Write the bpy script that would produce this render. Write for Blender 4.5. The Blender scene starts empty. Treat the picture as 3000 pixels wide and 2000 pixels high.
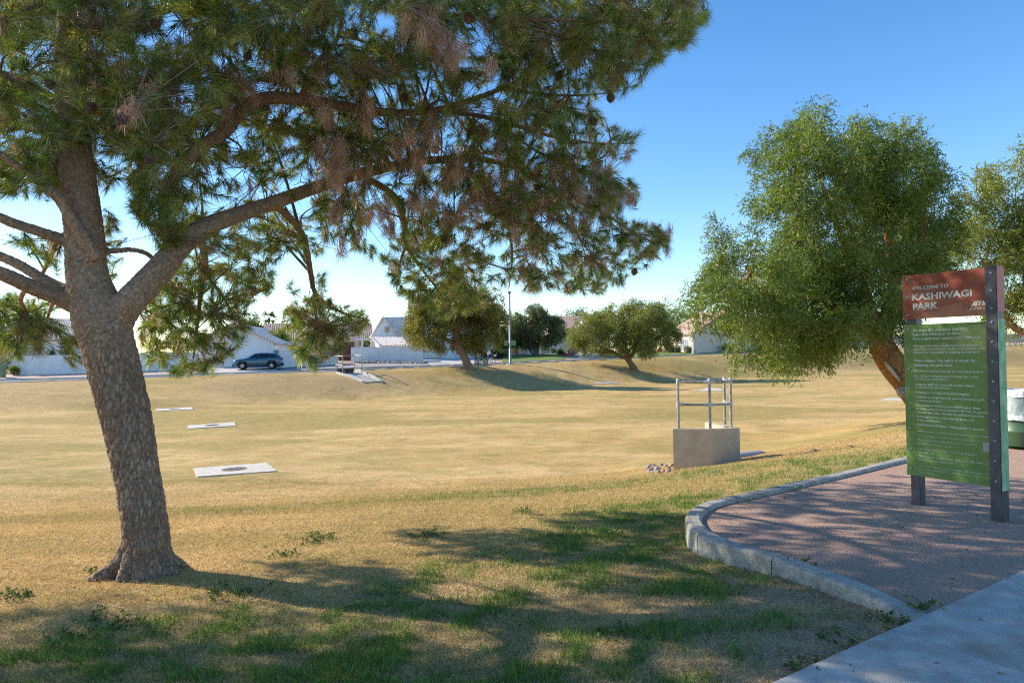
import bpy, bmesh, math, random
import numpy as np
from mathutils import Vector, Matrix, noise as mnoise

SC = bpy.context.scene
COL = SC.collection
rnd = random.Random(7)
RNG = np.random.RandomState(11)
R = math.radians

# ------------------------------------------------------------------ camera
CAM_H = 1.6
F_PX = 2000.0                      # focal length in pixels of a 3000 px wide frame (24 mm)
PITCH = math.atan(0.020)
ROLL = 0.012
c_f = Vector((0, math.cos(PITCH), math.sin(PITCH)))
c_u0 = Vector((0, -math.sin(PITCH), math.cos(PITCH)))
c_r0 = Vector((1, 0, 0))
c_r = c_r0 * math.cos(ROLL) - c_u0 * math.sin(ROLL)
c_u = c_u0 * math.cos(ROLL) + c_r0 * math.sin(ROLL)
cam_d = bpy.data.cameras.new('camera')
cam_d.sensor_width = 36.0
cam_d.lens = 24.0
cam_d.clip_start = 0.05
cam_d.clip_end = 3000.0
cam = bpy.data.objects.new('camera', cam_d)
COL.objects.link(cam)
m = Matrix.Identity(4)
for i in range(3):
    m[i][0] = c_r[i]; m[i][1] = c_u[i]; m[i][2] = -c_f[i]
m[2][3] = CAM_H
cam.matrix_world = m
SC.camera = cam

# ------------------------------------------------------------------ light
SUN_EL = R(29.0)
SUN_H = Vector((-0.94, 0.34)).normalized()
SUN_DIR = Vector((SUN_H.x * math.cos(SUN_EL), SUN_H.y * math.cos(SUN_EL), math.sin(SUN_EL)))
world = bpy.data.worlds.new('World')
SC.world = world
world.use_nodes = True
wn = world.node_tree
bg = wn.nodes['Background']
sky = wn.nodes.new('ShaderNodeTexSky')
sky.sky_type = 'NISHITA'
sky.sun_disc = False
sky.sun_elevation = SUN_EL
sky.sun_rotation = math.atan2(SUN_H.x, SUN_H.y)
sky.altitude = 350.0
sky.air_density = 1.0
sky.dust_density = 0.2
sky.ozone_density = 1.6
hsv = wn.nodes.new('ShaderNodeHueSaturation')
hsv.inputs['Hue'].default_value = 0.503
hsv.inputs['Saturation'].default_value = 1.30
wn.links.new(sky.outputs[0], hsv.inputs['Color'])
wn.links.new(hsv.outputs[0], bg.inputs[0])
bg.inputs[1].default_value = 0.15
sun_d = bpy.data.lights.new('sun', 'SUN')
sun_d.energy = 5.0
sun_d.angle = R(0.55)
sun_d.color = (1.0, 0.90, 0.76)
sun = bpy.data.objects.new('sun', sun_d)
sun.rotation_euler = SUN_DIR.to_track_quat('Z', 'Y').to_euler()
COL.objects.link(sun)
SC.view_settings.view_transform = 'Standard'
SC.view_settings.look = 'None'
SC.view_settings.gamma = 1.0
SC.view_settings.use_curve_mapping = False
SC.view_settings.exposure = 0.80
SC.cycles.use_denoising = False
SC.cycles.pixel_filter_type = 'BLACKMAN_HARRIS'
SC.cycles.filter_width = 1.15
SC.cycles.use_adaptive_sampling = False
SC.cycles.sample_clamp_indirect = 6.0
SC.cycles.max_bounces = 8
SC.cycles.transparent_max_bounces = 8

# ------------------------------------------------------------------ projection helpers (placing things by where the photo shows them)
def ray(px, py):
    d = c_f + c_r * ((px - 1500) / F_PX) + c_u * (-(py - 1000) / F_PX)
    return d

def pt(px, py, Y):
    d = ray(px, py)
    return Vector((0, 0, CAM_H)) + d * (Y / d.y)

def plane(px, py, z):
    d = ray(px, py)
    return Vector((0, 0, CAM_H)) + d * ((z - CAM_H) / d.z)

def proj(p):
    q = Vector(p) - Vector((0, 0, CAM_H))
    w = q.dot(c_f)
    return (1500 + F_PX * q.dot(c_r) / w, 1000 - F_PX * q.dot(c_u) / w)

# ------------------------------------------------------------------ numpy noise
_lat = np.random.RandomState(5).rand(256, 256)
def vnoise(x, y):
    x = np.asarray(x, float); y = np.asarray(y, float)
    xi = np.floor(x).astype(int); yi = np.floor(y).astype(int)
    fx = x - xi; fy = y - yi
    fx = fx * fx * (3 - 2 * fx); fy = fy * fy * (3 - 2 * fy)
    a = _lat[xi % 256, yi % 256]; b = _lat[(xi + 1) % 256, yi % 256]
    c = _lat[xi % 256, (yi + 1) % 256]; d = _lat[(xi + 1) % 256, (yi + 1) % 256]
    return (a * (1 - fx) + b * fx) * (1 - fy) + (c * (1 - fx) + d * fx) * fy
def fbm(x, y, o=4):
    s = 0; a = 0.5; t = 0
    for i in range(o):
        s = s + a * vnoise(x * 2 ** i + 17 * i, y * 2 ** i + 31 * i); t += a; a *= 0.5
    return s / t
def sstep(a, b, x):
    t = np.clip((np.asarray(x, float) - a) / (b - a), 0, 1)
    return t * t * (3 - 2 * t)

# ------------------------------------------------------------------ mesh helpers
def new_obj(name, me, material=None, parent=None):
    o = bpy.data.objects.new(name, me)
    COL.objects.link(o)
    if material is not None and me is not None:
        if isinstance(material, (list, tuple)):
            for mm in material: me.materials.append(mm)
        elif len(me.materials) == 0:
            me.materials.append(material)
    if parent is not None:
        o.parent = parent
    return o

def np_mesh(name, V, Fc, col=None, face_col=None, smooth=False, mats=None):
    """V (n,3); Fc (m,k) integer faces."""
    V = np.asarray(V, np.float32); Fc = np.asarray(Fc, np.int32)
    me = bpy.data.meshes.new(name)
    me.vertices.add(len(V)); me.vertices.foreach_set('co', V.ravel())
    mF, k = Fc.shape
    me.loops.add(mF * k); me.loops.foreach_set('vertex_index', Fc.ravel())
    me.polygons.add(mF)
    me.polygons.foreach_set('loop_start', np.arange(0, mF * k, k, dtype=np.int32))
    if mats is not None:
        me.polygons.foreach_set('material_index', np.asarray(mats, np.int32))
    me.update(calc_edges=True)
    if col is not None:
        at = me.attributes.new('col', 'FLOAT_COLOR', 'POINT')
        c4 = np.ones((len(V), 4), np.float32); c4[:, :3] = col
        at.data.foreach_set('color', c4.ravel())
    if face_col is not None:
        at = me.attributes.new('col', 'FLOAT_COLOR', 'FACE')
        c4 = np.ones((mF, 4), np.float32); c4[:, :3] = face_col
        at.data.foreach_set('color', c4.ravel())
    if smooth:
        me.polygons.foreach_set('use_smooth', np.ones(mF, bool))
    return me

class MB:
    """collects shapes for one mesh"""
    def __init__(s): s.v = []; s.f = []
    def add(s, vs, fs):
        b = len(s.v); s.v += [tuple(v) for v in vs]; s.f += [tuple(i + b for i in f) for f in fs]; return s
    def box(s, x0, x1, y0, y1, z0, z1):
        vs = [(x0, y0, z0), (x1, y0, z0), (x1, y1, z0), (x0, y1, z0), (x0, y0, z1), (x1, y0, z1), (x1, y1, z1), (x0, y1, z1)]
        return s.add(vs, [(0, 3, 2, 1), (4, 5, 6, 7), (0, 1, 5, 4), (1, 2, 6, 5), (2, 3, 7, 6), (3, 0, 4, 7)])
    def cbox(s, c, sx, sy, sz): return s.box(c[0] - sx / 2, c[0] + sx / 2, c[1] - sy / 2, c[1] + sy / 2, c[2] - sz / 2, c[2] + sz / 2)
    def prism(s, pts, y0, y1):
        """polygon in xz extruded along y"""
        n = len(pts)
        vs = [(p[0], y0, p[1]) for p in pts] + [(p[0], y1, p[1]) for p in pts]
        fs = [tuple(range(n)), tuple(range(2 * n - 1, n - 1, -1))] + [(i, n + i, n + (i + 1) % n, (i + 1) % n) for i in range(n)]
        return s.add(vs, fs)
    def prismz(s, pts, z0, z1):
        n = len(pts)
        vs = [(p[0], p[1], z0) for p in pts] + [(p[0], p[1], z1) for p in pts]
        fs = [tuple(range(n - 1, -1, -1)), tuple(range(n, 2 * n))] + [(i, (i + 1) % n, n + (i + 1) % n, n + i) for i in range(n)]
        return s.add(vs, fs)
    def tube(s, path, radii, sides=10, cap=True):
        P = [Vector(p) for p in path]
        if not isinstance(radii, (list, tuple)): radii = [radii] * len(P)
        rings = []; up = None
        for i, p in enumerate(P):
            d = (P[min(i + 1, len(P) - 1)] - P[max(i - 1, 0)])
            d = d.normalized() if d.length > 1e-9 else Vector((0, 0, 1))
            if up is None:
                up = Vector((1, 0, 0)) if abs(d.x) < 0.8 else Vector((0, 1, 0))
            a = (up - d * up.dot(d))
            a = a.normalized() if a.length > 1e-6 else d.orthogonal().normalized()
            up = a
            b = d.cross(a)
            rings.append([p + (a * math.cos(t) + b * math.sin(t)) * radii[i] for t in [2 * math.pi * k / sides for k in range(sides)]])
        vs = [v for r in rings for v in r]; fs = []
        for i in range(len(rings) - 1):
            for k in range(sides):
                k2 = (k + 1) % sides
                fs.append((i * sides + k, i * sides + k2, (i + 1) * sides + k2, (i + 1) * sides + k))
        if cap:
            fs.append(tuple(range(sides - 1, -1, -1))); e = (len(rings) - 1) * sides
            fs.append(tuple(range(e, e + sides)))
        return s.add(vs, fs)
    def ellipsoid(s, c, r, u=10, v=7):
        vs = []; fs = []
        for j in range(v + 1):
            ph = math.pi * j / v - math.pi / 2
            for i in range(u):
                th = 2 * math.pi * i / u
                vs.append((c[0] + r[0] * math.cos(ph) * math.cos(th), c[1] + r[1] * math.cos(ph) * math.sin(th), c[2] + r[2] * math.sin(ph)))
        for j in range(v):
            for i in range(u):
                fs.append((j * u + i, j * u + (i + 1) % u, (j + 1) * u + (i + 1) % u, (j + 1) * u + i))
        return s.add(vs, fs)
    def mesh(s, name, smooth=False, bevel=0):
        me = bpy.data.meshes.new(name)
        bm = bmesh.new()
        bv = [bm.verts.new(v) for v in s.v]
        for f in s.f:
            if len(set(f)) > 2:
                try: bm.faces.new([bv[i] for i in f])
                except ValueError: pass
        bmesh.ops.remove_doubles(bm, verts=bm.verts, dist=1e-5)
        bmesh.ops.recalc_face_normals(bm, faces=bm.faces)
        if bevel:
            bmesh.ops.bevel(bm, geom=[e for e in bm.edges if e.is_manifold and e.calc_face_angle(0) > 0.5], offset=bevel, segments=2, affect='EDGES', clamp_overlap=True)
        if smooth:
            for f in bm.faces: f.smooth = True
        bm.to_mesh(me); bm.free()
        return me
    def build(s, name, material, parent=None, smooth=False, bevel=0):
        return new_obj(name, s.mesh(name, smooth, bevel), material, parent)

def thing(name, label, cat, loc=(0, 0, 0), rotz=0, group=None):
    o = bpy.data.objects.new(name, None)
    o.empty_display_size = 0.2
    COL.objects.link(o)
    o.location = loc; o.rotation_euler = (0, 0, rotz)
    o['label'] = label; o['category'] = cat
    if group: o['group'] = group
    return o
def tag(o, label, cat, group=None):
    o['label'] = label; o['category'] = cat
    if group: o['group'] = group
    return o
def struct(o): o['kind'] = 'structure'; return o
def stuff(o): o['kind'] = 'stuff'; return o

# ------------------------------------------------------------------ materials
def _lnk(nt, a, b): nt.links.new(a, b)
def pmat(name, c1, c2=None, scale=4.0, detail=5.0, rough=0.85, bump=0.0, bscale=None, stretch=(1, 1, 1), metallic=0.0,
         c3=None, scale3=1.0, amt3=0.5, spec=0.3, attr=False, coat=0.0, lo=0.35, hi=0.65):
    """principled surface: two-tone fractal noise, an optional third tone in larger patches, optional bump"""
    mt = bpy.data.materials.new(name); mt.use_nodes = True
    nt = mt.node_tree; N = nt.nodes; b = N['Principled BSDF']
    b.inputs['Roughness'].default_value = rough
    b.inputs['Metallic'].default_value = metallic
    b.inputs['Specular IOR Level'].default_value = spec
    b.inputs['Coat Weight'].default_value = coat
    tc = N.new('ShaderNodeTexCoord'); mp = N.new('ShaderNodeMapping')
    mp.inputs['Scale'].default_value = stretch
    _lnk(nt, tc.outputs['Object'], mp.inputs['Vector'])
    src = None
    if attr:
        at = N.new('ShaderNodeAttribute'); at.attribute_name = 'col'; src = at.outputs['Color']
    if c2 is None and not attr:
        b.inputs['Base Color'].default_value = (*c1, 1)
    if c2 is not None:
        n1 = N.new('ShaderNodeTexNoise'); n1.inputs['Scale'].default_value = scale; n1.inputs['Detail'].default_value = detail
        _lnk(nt, mp.outputs[0], n1.inputs['Vector'])
        r1 = N.new('ShaderNodeMapRange'); r1.inputs['From Min'].default_value = lo; r1.inputs['From Max'].default_value = hi
        _lnk(nt, n1.outputs['Fac'], r1.inputs['Value'])
        mx = N.new('ShaderNodeMix'); mx.data_type = 'RGBA'
        _lnk(nt, r1.outputs[0], mx.inputs['Factor'])
        if attr:
            mx.blend_type = 'MULTIPLY'; mx.inputs['Factor'].default_value = 1.0
            m2 = N.new('ShaderNodeMix'); m2.data_type = 'RGBA'
            m2.inputs['A'].default_value = (*c1, 1); m2.inputs['B'].default_value = (*c2, 1)
            nt.links.remove(mx.inputs['Factor'].links[0])
            mx.inputs['Factor'].default_value = 1.0
            _lnk(nt, r1.outputs[0], m2.inputs['Factor'])
            _lnk(nt, src, mx.inputs['A']); _lnk(nt, m2.outputs['Result'], mx.inputs['B'])
        else:
            mx.inputs['A'].default_value = (*c1, 1); mx.inputs['B'].default_value = (*c2, 1)
        src = mx.outputs['Result']
        if c3 is not None:
            n3 = N.new('ShaderNodeTexNoise'); n3.inputs['Scale'].default_value = scale3; n3.inputs['Detail'].default_value = 4
            _lnk(nt, mp.outputs[0], n3.inputs['Vector'])
            r3 = N.new('ShaderNodeMapRange'); r3.inputs['From Min'].default_value = 0.5; r3.inputs['From Max'].default_value = 0.7
            r3.inputs['To Max'].default_value = amt3
            _lnk(nt, n3.outputs['Fac'], r3.inputs['Value'])
            m3 = N.new('ShaderNodeMix'); m3.data_type = 'RGBA'
            _lnk(nt, r3.outputs[0], m3.inputs['Factor']); _lnk(nt, src, m3.inputs['A']); m3.inputs['B'].default_value = (*c3, 1)
            src = m3.outputs['Result']
    if src is not None: _lnk(nt, src, b.inputs['Base Color'])
    if bump:
        nb = N.new('ShaderNodeTexNoise'); nb.inputs['Scale'].default_value = bscale or scale; nb.inputs['Detail'].default_value = 6
        _lnk(nt, mp.outputs[0], nb.inputs['Vector'])
        bp = N.new('ShaderNodeBump'); bp.inputs['Strength'].default_value = min(1.0, bump); bp.inputs['Distance'].default_value = 0.02
        _lnk(nt, nb.outputs['Fac'], bp.inputs['Height']); _lnk(nt, bp.outputs[0], b.inputs['Normal'])
    return mt

def leafmat(name, trans=0.35, rough=0.55, gloss=0.06):
    mt = bpy.data.materials.new(name); mt.use_nodes = True
    nt = mt.node_tree; N = nt.nodes; N.remove(N['Principled BSDF']); out = N['Material Output']
    at = N.new('ShaderNodeAttribute'); at.attribute_name = 'col'
    d = N.new('ShaderNodeBsdfDiffuse'); t = N.new('ShaderNodeBsdfTranslucent'); g = N.new('ShaderNodeBsdfGlossy')
    g.inputs['Roughness'].default_value = rough
    g.inputs['Color'].default_value = (0.9, 0.9, 0.85, 1)
    _lnk(nt, at.outputs['Color'], d.inputs['Color'])
    hs = N.new('ShaderNodeHueSaturation'); hs.inputs['Saturation'].default_value = 1.15; hs.inputs['Value'].default_value = 1.3
    _lnk(nt, at.outputs['Color'], hs.inputs['Color']); _lnk(nt, hs.outputs[0], t.inputs['Color'])
    m1 = N.new('ShaderNodeMixShader'); m1.inputs[0].default_value = trans
    _lnk(nt, d.outputs[0], m1.inputs[1]); _lnk(nt, t.outputs[0], m1.inputs[2])
    m2 = N.new('ShaderNodeMixShader'); m2.inputs[0].default_value = gloss
    _lnk(nt, m1.outputs[0], m2.inputs[1]); _lnk(nt, g.outputs[0], m2.inputs[2])
    _lnk(nt, m2.outputs[0], out.inputs['Surface'])
    return mt

M = {}
def lawn_material():
    mt = pmat('lawn', (0.62, 0.62, 0.62), (1.3, 1.3, 1.3), scale=42, detail=9, rough=0.95, bump=1.0, bscale=55, attr=True, spec=0.1)
    nt = mt.node_tree; N = nt.nodes; b = N['Principled BSDF']
    src = b.inputs['Base Color'].links[0].from_socket
    tc = N.new('ShaderNodeTexCoord')
    def layer(src, scale, stretch, lo, hi, colr, amt, blend='MIX'):
        mp = N.new('ShaderNodeMapping'); mp.inputs['Scale'].default_value = stretch
        _lnk(nt, tc.outputs['Object'], mp.inputs['Vector'])
        n = N.new('ShaderNodeTexNoise'); n.inputs['Scale'].default_value = scale; n.inputs['Detail'].default_value = 6
        _lnk(nt, mp.outputs[0], n.inputs['Vector'])
        r = N.new('ShaderNodeMapRange'); r.inputs['From Min'].default_value = lo; r.inputs['From Max'].default_value = hi; r.inputs['To Max'].default_value = amt
        _lnk(nt, n.outputs['Fac'], r.inputs['Value'])
        mx = N.new('ShaderNodeMix'); mx.data_type = 'RGBA'; mx.blend_type = blend
        _lnk(nt, r.outputs[0], mx.inputs['Factor']); _lnk(nt, src, mx.inputs['A']); mx.inputs['B'].default_value = (*colr, 1)
        return mx.outputs['Result']
    src = layer(src, 0.7, (1, 2.4, 1), 0.48, 0.68, (0.29, 0.225, 0.07), 0.55)
    src = layer(src, 2.6, (1, 2.0, 1), 0.46, 0.70, (0.62, 0.435, 0.205), 0.5)
    src = layer(src, 5.5, (1, 1.6, 1), 0.52, 0.72, (0.25, 0.185, 0.065), 0.5)
    _lnk(nt, src, b.inputs['Base Color'])
    return mt
M['lawn'] = lawn_material()
M['blade'] = leafmat('grass_blade', 0.25, 0.6, 0.03)
M['needle'] = leafmat('pine_needle', 0.42, 0.4, 0.08)
M['leaf'] = leafmat('leaf', 0.42, 0.5, 0.035)
M['granite'] = pmat('decomposed_granite', (0.31, 0.185, 0.13), (0.62, 0.42, 0.32), scale=95, detail=9, rough=0.95, bump=1.0, bscale=130, c3=(0.36, 0.23, 0.16), scale3=1.3, amt3=0.5, lo=0.36, hi=0.64)
M['concrete'] = pmat('pavement_concrete', (0.37, 0.345, 0.305), (0.50, 0.47, 0.42), scale=6, detail=10, rough=0.9, bump=0.3, bscale=140, c3=(0.30, 0.22, 0.155), scale3=2.6, amt3=0.75)
M['kerb'] = pmat('kerb_concrete', (0.28, 0.26, 0.22), (0.43, 0.40, 0.35), scale=14, detail=9, rough=0.92, bump=0.45, bscale=70, c3=(0.22, 0.19, 0.15), scale3=4, amt3=0.5)
M['headwall'] = pmat('headwall_concrete', (0.44, 0.34, 0.245), (0.52, 0.41, 0.30), scale=5, detail=8, rough=0.92, bump=0.3, bscale=40, c3=(0.42, 0.27, 0.13), scale3=2.2, amt3=0.35)
M['slabc'] = pmat('pale_concrete', (0.46, 0.42, 0.35), (0.58, 0.54, 0.46), scale=7, detail=8, rough=0.9, bump=0.2, bscale=60, c3=(0.42, 0.36, 0.28), scale3=3, amt3=0.4)
M['joint'] = pmat('joint_dirt', (0.05, 0.04, 0.035), (0.09, 0.075, 0.06), scale=30)
M['asphalt'] = pmat('asphalt', (0.15, 0.15, 0.15), (0.20, 0.195, 0.19), scale=20, detail=8, rough=0.9, bump=0.2, bscale=80, c3=(0.24, 0.235, 0.23), scale3=0.3)
# ------------------------------------------------------------------ terrain
_cx = [-60, -8, -2.7, 1.6, 5.3, 9, 14.6, 25, 40, 80]
_cy = [1.0, 4.2, 5.3, 6.7, 9.8, 13.3, 18.5, 27, 36, 50]
_gx = np.array([-160, -80, -37.5, -22, -15, -9.75, -1.8, 14.5, 28.5, 45, 90, 200.0])
_gy = np.array([34, 41, 50.5, 55.5, 60, 64.5, 71, 83, 92, 100, 118, 160.0])
_ex = np.array([-160, -80, -37.5, -22, -15, -9.75, -1.8, 14.5, 28.5, 45, 90, 200.0])
_ez = np.array([-0.1, -0.1, 0.0, 0.28, 0.36, 0.48, 0.62, 1.05, 1.40, 1.75, 2.2, 3.0])
_xs = np.linspace(-160, 200, 1441)
def _smooth(v, n=29):
    k = np.ones(n) / n
    return np.convolve(np.pad(v, n // 2, mode='edge'), k, mode='valid')
_gs = _smooth(np.interp(_xs, _gx, _gy)); _es = _smooth(np.interp(_xs, _ex, _ez))
_cs = _smooth(np.interp(_xs, _cx, _cy), 9)
def g_edge(x): return np.interp(x, _xs, _gs)
def e_edge(x): return np.interp(x, _xs, _es)
SW_P = plane(2265, 2000, 0.0); SW_Q = plane(3000, 1670, 0.0)
SW_D = (SW_Q - SW_P); SW_D.z = 0; SW_D.normalize()
SW_N = Vector((-SW_D.y, SW_D.x, 0))
def sw_dist(x, y): return (np.asarray(x) - SW_P.x) * SW_N.x + (np.asarray(y) - SW_P.y) * SW_N.y
ROAD_W = 9.0
def terrain(x, y):
    x = np.asarray(x, float); y = np.asarray(y, float)
    base = -0.035 - 0.06 * np.clip(sw_dist(x, y), 0, 2.8)
    c = np.interp(x, _xs, _cs)
    g = g_edge(x); e = e_edge(x)
    floor = -1.52 + 0.35 * sstep(10, 45, x) * sstep(25, 60, y)
    t = sstep(0, 12.5, y - c)
    z = base + (floor - base) * t
    d = y - g
    tb = np.clip((d + 13.5) / 13.0, 0, 1); tb = tb ** 0.85; tb = tb * tb * (3 - 2 * tb)
    z = z + (e - z) * tb
    z = np.where(d > 0, e + 0.0, z)
    up = np.clip(d - ROAD_W, 0, 60)
    z = z + np.where(d > ROAD_W, 0.11 + 0.055 * np.minimum(up, 16), 0)
    z = z - np.where((d > 0) & (d < ROAD_W), 0.03, 0)
    far = sstep(-2, 0, d)
    z = z + (1 - far) * ((fbm(x * 0.9, y * 0.9, 4) - 0.5) * 0.07 * sstep(0.1, 1.2, np.abs(sw_dist(x, y))) + (fbm(x * 0.13, y * 0.13, 3) - 0.5) * 0.25 * sstep(10, 20, y))
    return z
def tz(x, y): return float(terrain(x, y))
def gnd(px, py, y0=2.0, y1=300.0):
    """where the ray through a photo point meets the ground"""
    d = ray(px, py); o = Vector((0, 0, CAM_H))
    ys = np.concatenate([np.arange(y0, 30, 0.02), np.arange(30, y1, 0.1)])
    X = d.x / d.y * ys; Z = CAM_H + d.z / d.y * ys
    h = Z - terrain(X, ys)
    k = np.where(h <= 0)[0]
    i = k[0] if len(k) else len(ys) - 1
    return Vector((X[i], ys[i], tz(X[i], ys[i])))

# kerb path
KZ = 0.045
_kp = [(2718, 1788), (2600, 1742), (2450, 1686), (2281, 1627), (2150, 1590), (2068, 1558), (2034, 1524), (2036, 1500), (2070, 1475), (2120, 1460),
       (2187, 1446), (2344, 1411), (2487, 1379), (2620, 1347), (2720, 1324), (2850, 1302), (3000, 1284), (3250, 1264), (3700, 1245)]
def catmull(P, n=10):
    out = []
    for i in range(len(P) - 1):
        p0 = P[max(i - 1, 0)]; p1 = P[i]; p2 = P[i + 1]; p3 = P[min(i + 2, len(P) - 1)]
        for k in range(n):
            t = k / n
            out.append(0.5 * ((2 * p1) + (p2 - p0) * t + (2 * p0 - 5 * p1 + 4 * p2 - p3) * t * t + (3 * p1 - p0 - 3 * p2 + p3) * t ** 3))
    out.append(P[-1].copy())
    return out
KERB = catmull([plane(a, b, KZ) for a, b in _kp], 12)
def kerb_xy(): return np.array([[p.x, p.y] for p in KERB])
KXY = kerb_xy()
def inpoly(x, y, P):
    x = np.asarray(x); y = np.asarray(y); r = np.zeros(x.shape, bool)
    n = len(P); j = n - 1
    for i in range(n):
        xi, yi = P[i]; xj, yj = P[j]
        cnd = ((yi > y) != (yj > y)) & (x < (xj - xi) * (y - yi) / (yj - yi + 1e-12) + xi)
        r ^= cnd; j = i
    return r
_swe = SW_P + SW_D * 17.5
BED = [tuple(p) for p in KXY] + [(_swe.x, _swe.y)]
def kerb_dist(x, y):
    x = np.asarray(x, float); y = np.asarray(y, float); d = np.full(x.shape, 99.0)
    for p in KXY[::3]:
        d = np.minimum(d, np.hypot(x - p[0], y - p[1]))
    return d

TAN = np.array([0.49, 0.325, 0.125]); TAN2 = np.array([0.60, 0.41, 0.18]); OLV = np.array([0.31, 0.235, 0.072])
GRN = np.array([0.11, 0.165, 0.035]); DRT = np.array([0.34, 0.225, 0.155]); RED = np.array([0.46, 0.31, 0.155])
def masks(x, y):
    """green and bare-earth cover of the lawn"""
    x = np.asarray(x, float); y = np.asarray(y, float)
    n1 = fbm(x * 0.55 + 3, y * 1.1, 4); n2 = fbm(x * 2.3 + 9, y * 2.6 + 4, 3)
    kd = kerb_dist(x, y)
    c = np.interp(x, _xs, _cs)
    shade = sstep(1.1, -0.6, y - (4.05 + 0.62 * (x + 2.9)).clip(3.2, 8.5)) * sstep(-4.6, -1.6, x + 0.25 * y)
    kg = sstep(2.1, 0.3, kd + (n2 - .5) * 1.2) * sstep(5.6, 6.8, y)
    far_g = sstep(0.56, 0.76, fbm(x * 0.23 + 7, y * 0.42 + 2, 4)) * 0.35 * sstep(8, 13, y)
    green = np.clip(shade * sstep(0.37, 0.61, 0.55 * n1 + 0.45 * n2 + 0.04) * 1.15 + kg * 0.9 + far_g, 0, 1)
    sd = sw_dist(x, y)
    n3 = fbm(x * 1.1 + 20, y * 1.6 + 3, 4)
    dirt = sstep(1.5, 0.1, sd + (n3 - 0.5) * 2.4) * sstep(0.0, 1.3, x) * 0.95 + shade * sstep(0.60, 0.74, n3) * 0.8
    green = green * (1 - 0.85 * sstep(0.9, 0.2, sd + (n3 - 0.5) * 1.6) * sstep(0.0, 1.3, x))
    dirt = np.clip(dirt, 0, 1) * (1 - 0.75 * green)
    return np.clip(green, 0, 1), np.clip(dirt, 0, 1)
def lawn_col(x, y):
    g, dt = masks(x, y)
    n = fbm(x * 0.35, y * 0.9 + 11, 5)[..., None]; n2 = fbm(x * 0.10 + 5, y * 0.28 + 1, 4)[..., None]
    n4 = fbm(x * 1.7 + 2, y * 4.2 + 1, 3)[..., None]
    c = TAN + (TAN2 - TAN) * sstep(0.38, 0.66, n)
    c = c + (OLV - c) * (0.8 * sstep(0.47, 0.64, n2)) * sstep(3.0, 9.0, y)[..., None]
    c = c + (OLV - c) * (0.55 * sstep(0.55, 0.75, n4))
    d = (y - g_edge(x))[..., None]
    c = c + (RED - c) * (0.75 * sstep(-12, -8, d) * sstep(2, -2, d) * sstep(0.40, 0.60, fbm(x * 0.16 + 40, y * 0.16, 3))[..., None])
    c = c + (np.array([0.17, 0.19, 0.05]) - c) * (0.8 * g[..., None])
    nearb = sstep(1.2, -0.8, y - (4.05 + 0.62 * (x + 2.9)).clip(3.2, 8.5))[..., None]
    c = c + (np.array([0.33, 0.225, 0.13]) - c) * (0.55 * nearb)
    c = c + (DRT - c) * dt[..., None]
    lot = sstep(ROAD_W, ROAD_W + 0.2, d)
    c = c + (np.array([0.40, 0.31, 0.24]) - c) * lot
    return c

def axis(a, b, fine, lo, hi, grow):
    v = [lo]; 
    while v[-1] < hi: v.append(v[-1] + fine)
    s = fine
    up = [v[-1]]
    while up[-1] < b: s *= grow; up.append(up[-1] + s)
    s = fine; dn = [lo]
    while dn[-1] > a: s *= grow; dn.append(dn[-1] - s)
    return np.array(dn[:0:-1] + v + up[1:])
AX = axis(-900, 900, 0.13, -12, 12, 1.045)
AY = axis(-60, 1500, 0.11, 2.0, 16, 1.022)
GX, GY = np.meshgrid(AX, AY)
GZ = terrain(GX, GY)
nx = len(AX); ny = len(AY)
I = np.arange(nx * ny).reshape(ny, nx)
FF = np.stack([I[:-1, :-1], I[:-1, 1:], I[1:, 1:], I[1:, :-1]], -1).reshape(-1, 4)
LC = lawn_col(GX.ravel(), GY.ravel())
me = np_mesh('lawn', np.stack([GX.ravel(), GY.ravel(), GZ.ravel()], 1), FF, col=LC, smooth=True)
struct(new_obj('lawn', me, M['lawn']))

def sheet(name, xy, mat, off=0.02, nu=12, nv=6, zf=None):
    """a surface sheet following the ground; xy = 4 corners"""
    a, b, c, d = [Vector((p[0], p[1])) for p in xy]
    V = []; F_ = []
    for j in range(nv + 1):
        for i in range(nu + 1):
            u = i / nu; v = j / nv
            p = (a * (1 - u) + b * u) * (1 - v) + (d * (1 - u) + c * u) * v
            V.append((p.x, p.y, (tz(p.x, p.y) if zf is None else zf(p.x, p.y)) + off))
    for j in range(nv):
        for i in range(nu):
            k = j * (nu + 1) + i
            F_.append((k, k + 1, k + nu + 2, k + nu + 1))
    return struct(new_obj(name, np_mesh(name, V, F_, smooth=True), mat))

# street along the far side of the basin, with a kerb on both sides
def strip(name, d0, d1, z0, z1, mat, x0=-150, x1=190, n=220, skirt=False):
    xs = np.linspace(x0, x1, n); V = []; F_ = []
    for x in xs:
        g = float(g_edge(x)); e = float(e_edge(x))
        V += [(x, g + d0, e + z0), (x, g + d1, e + z1)]
        if skirt: V += [(x, g + d0, e - 0.12)]
    k = 3 if skirt else 2
    for i in range(n - 1):
        F_.append((i * k, (i + 1) * k, (i + 1) * k + 1, i * k + 1))
        if skirt: F_.append((i * k + 2, (i + 1) * k + 2, (i + 1) * k, i * k))
    return struct(new_obj(name, np_mesh(name, V, F_), mat))
strip('street', 0.35, ROAD_W - 0.3, 0.0, 0.0, M['asphalt'])
strip('street_kerb', -0.25, 0.35, 0.035, 0.01, M['slabc'])
strip('street_kerb', ROAD_W - 0.32, ROAD_W + 0.35, 0.10, 0.13, M['slabc'], skirt=True)
strip('street_footpath', ROAD_W + 0.35, ROAD_W + 1.5, 0.135, 0.15, M['slabc'])

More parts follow.
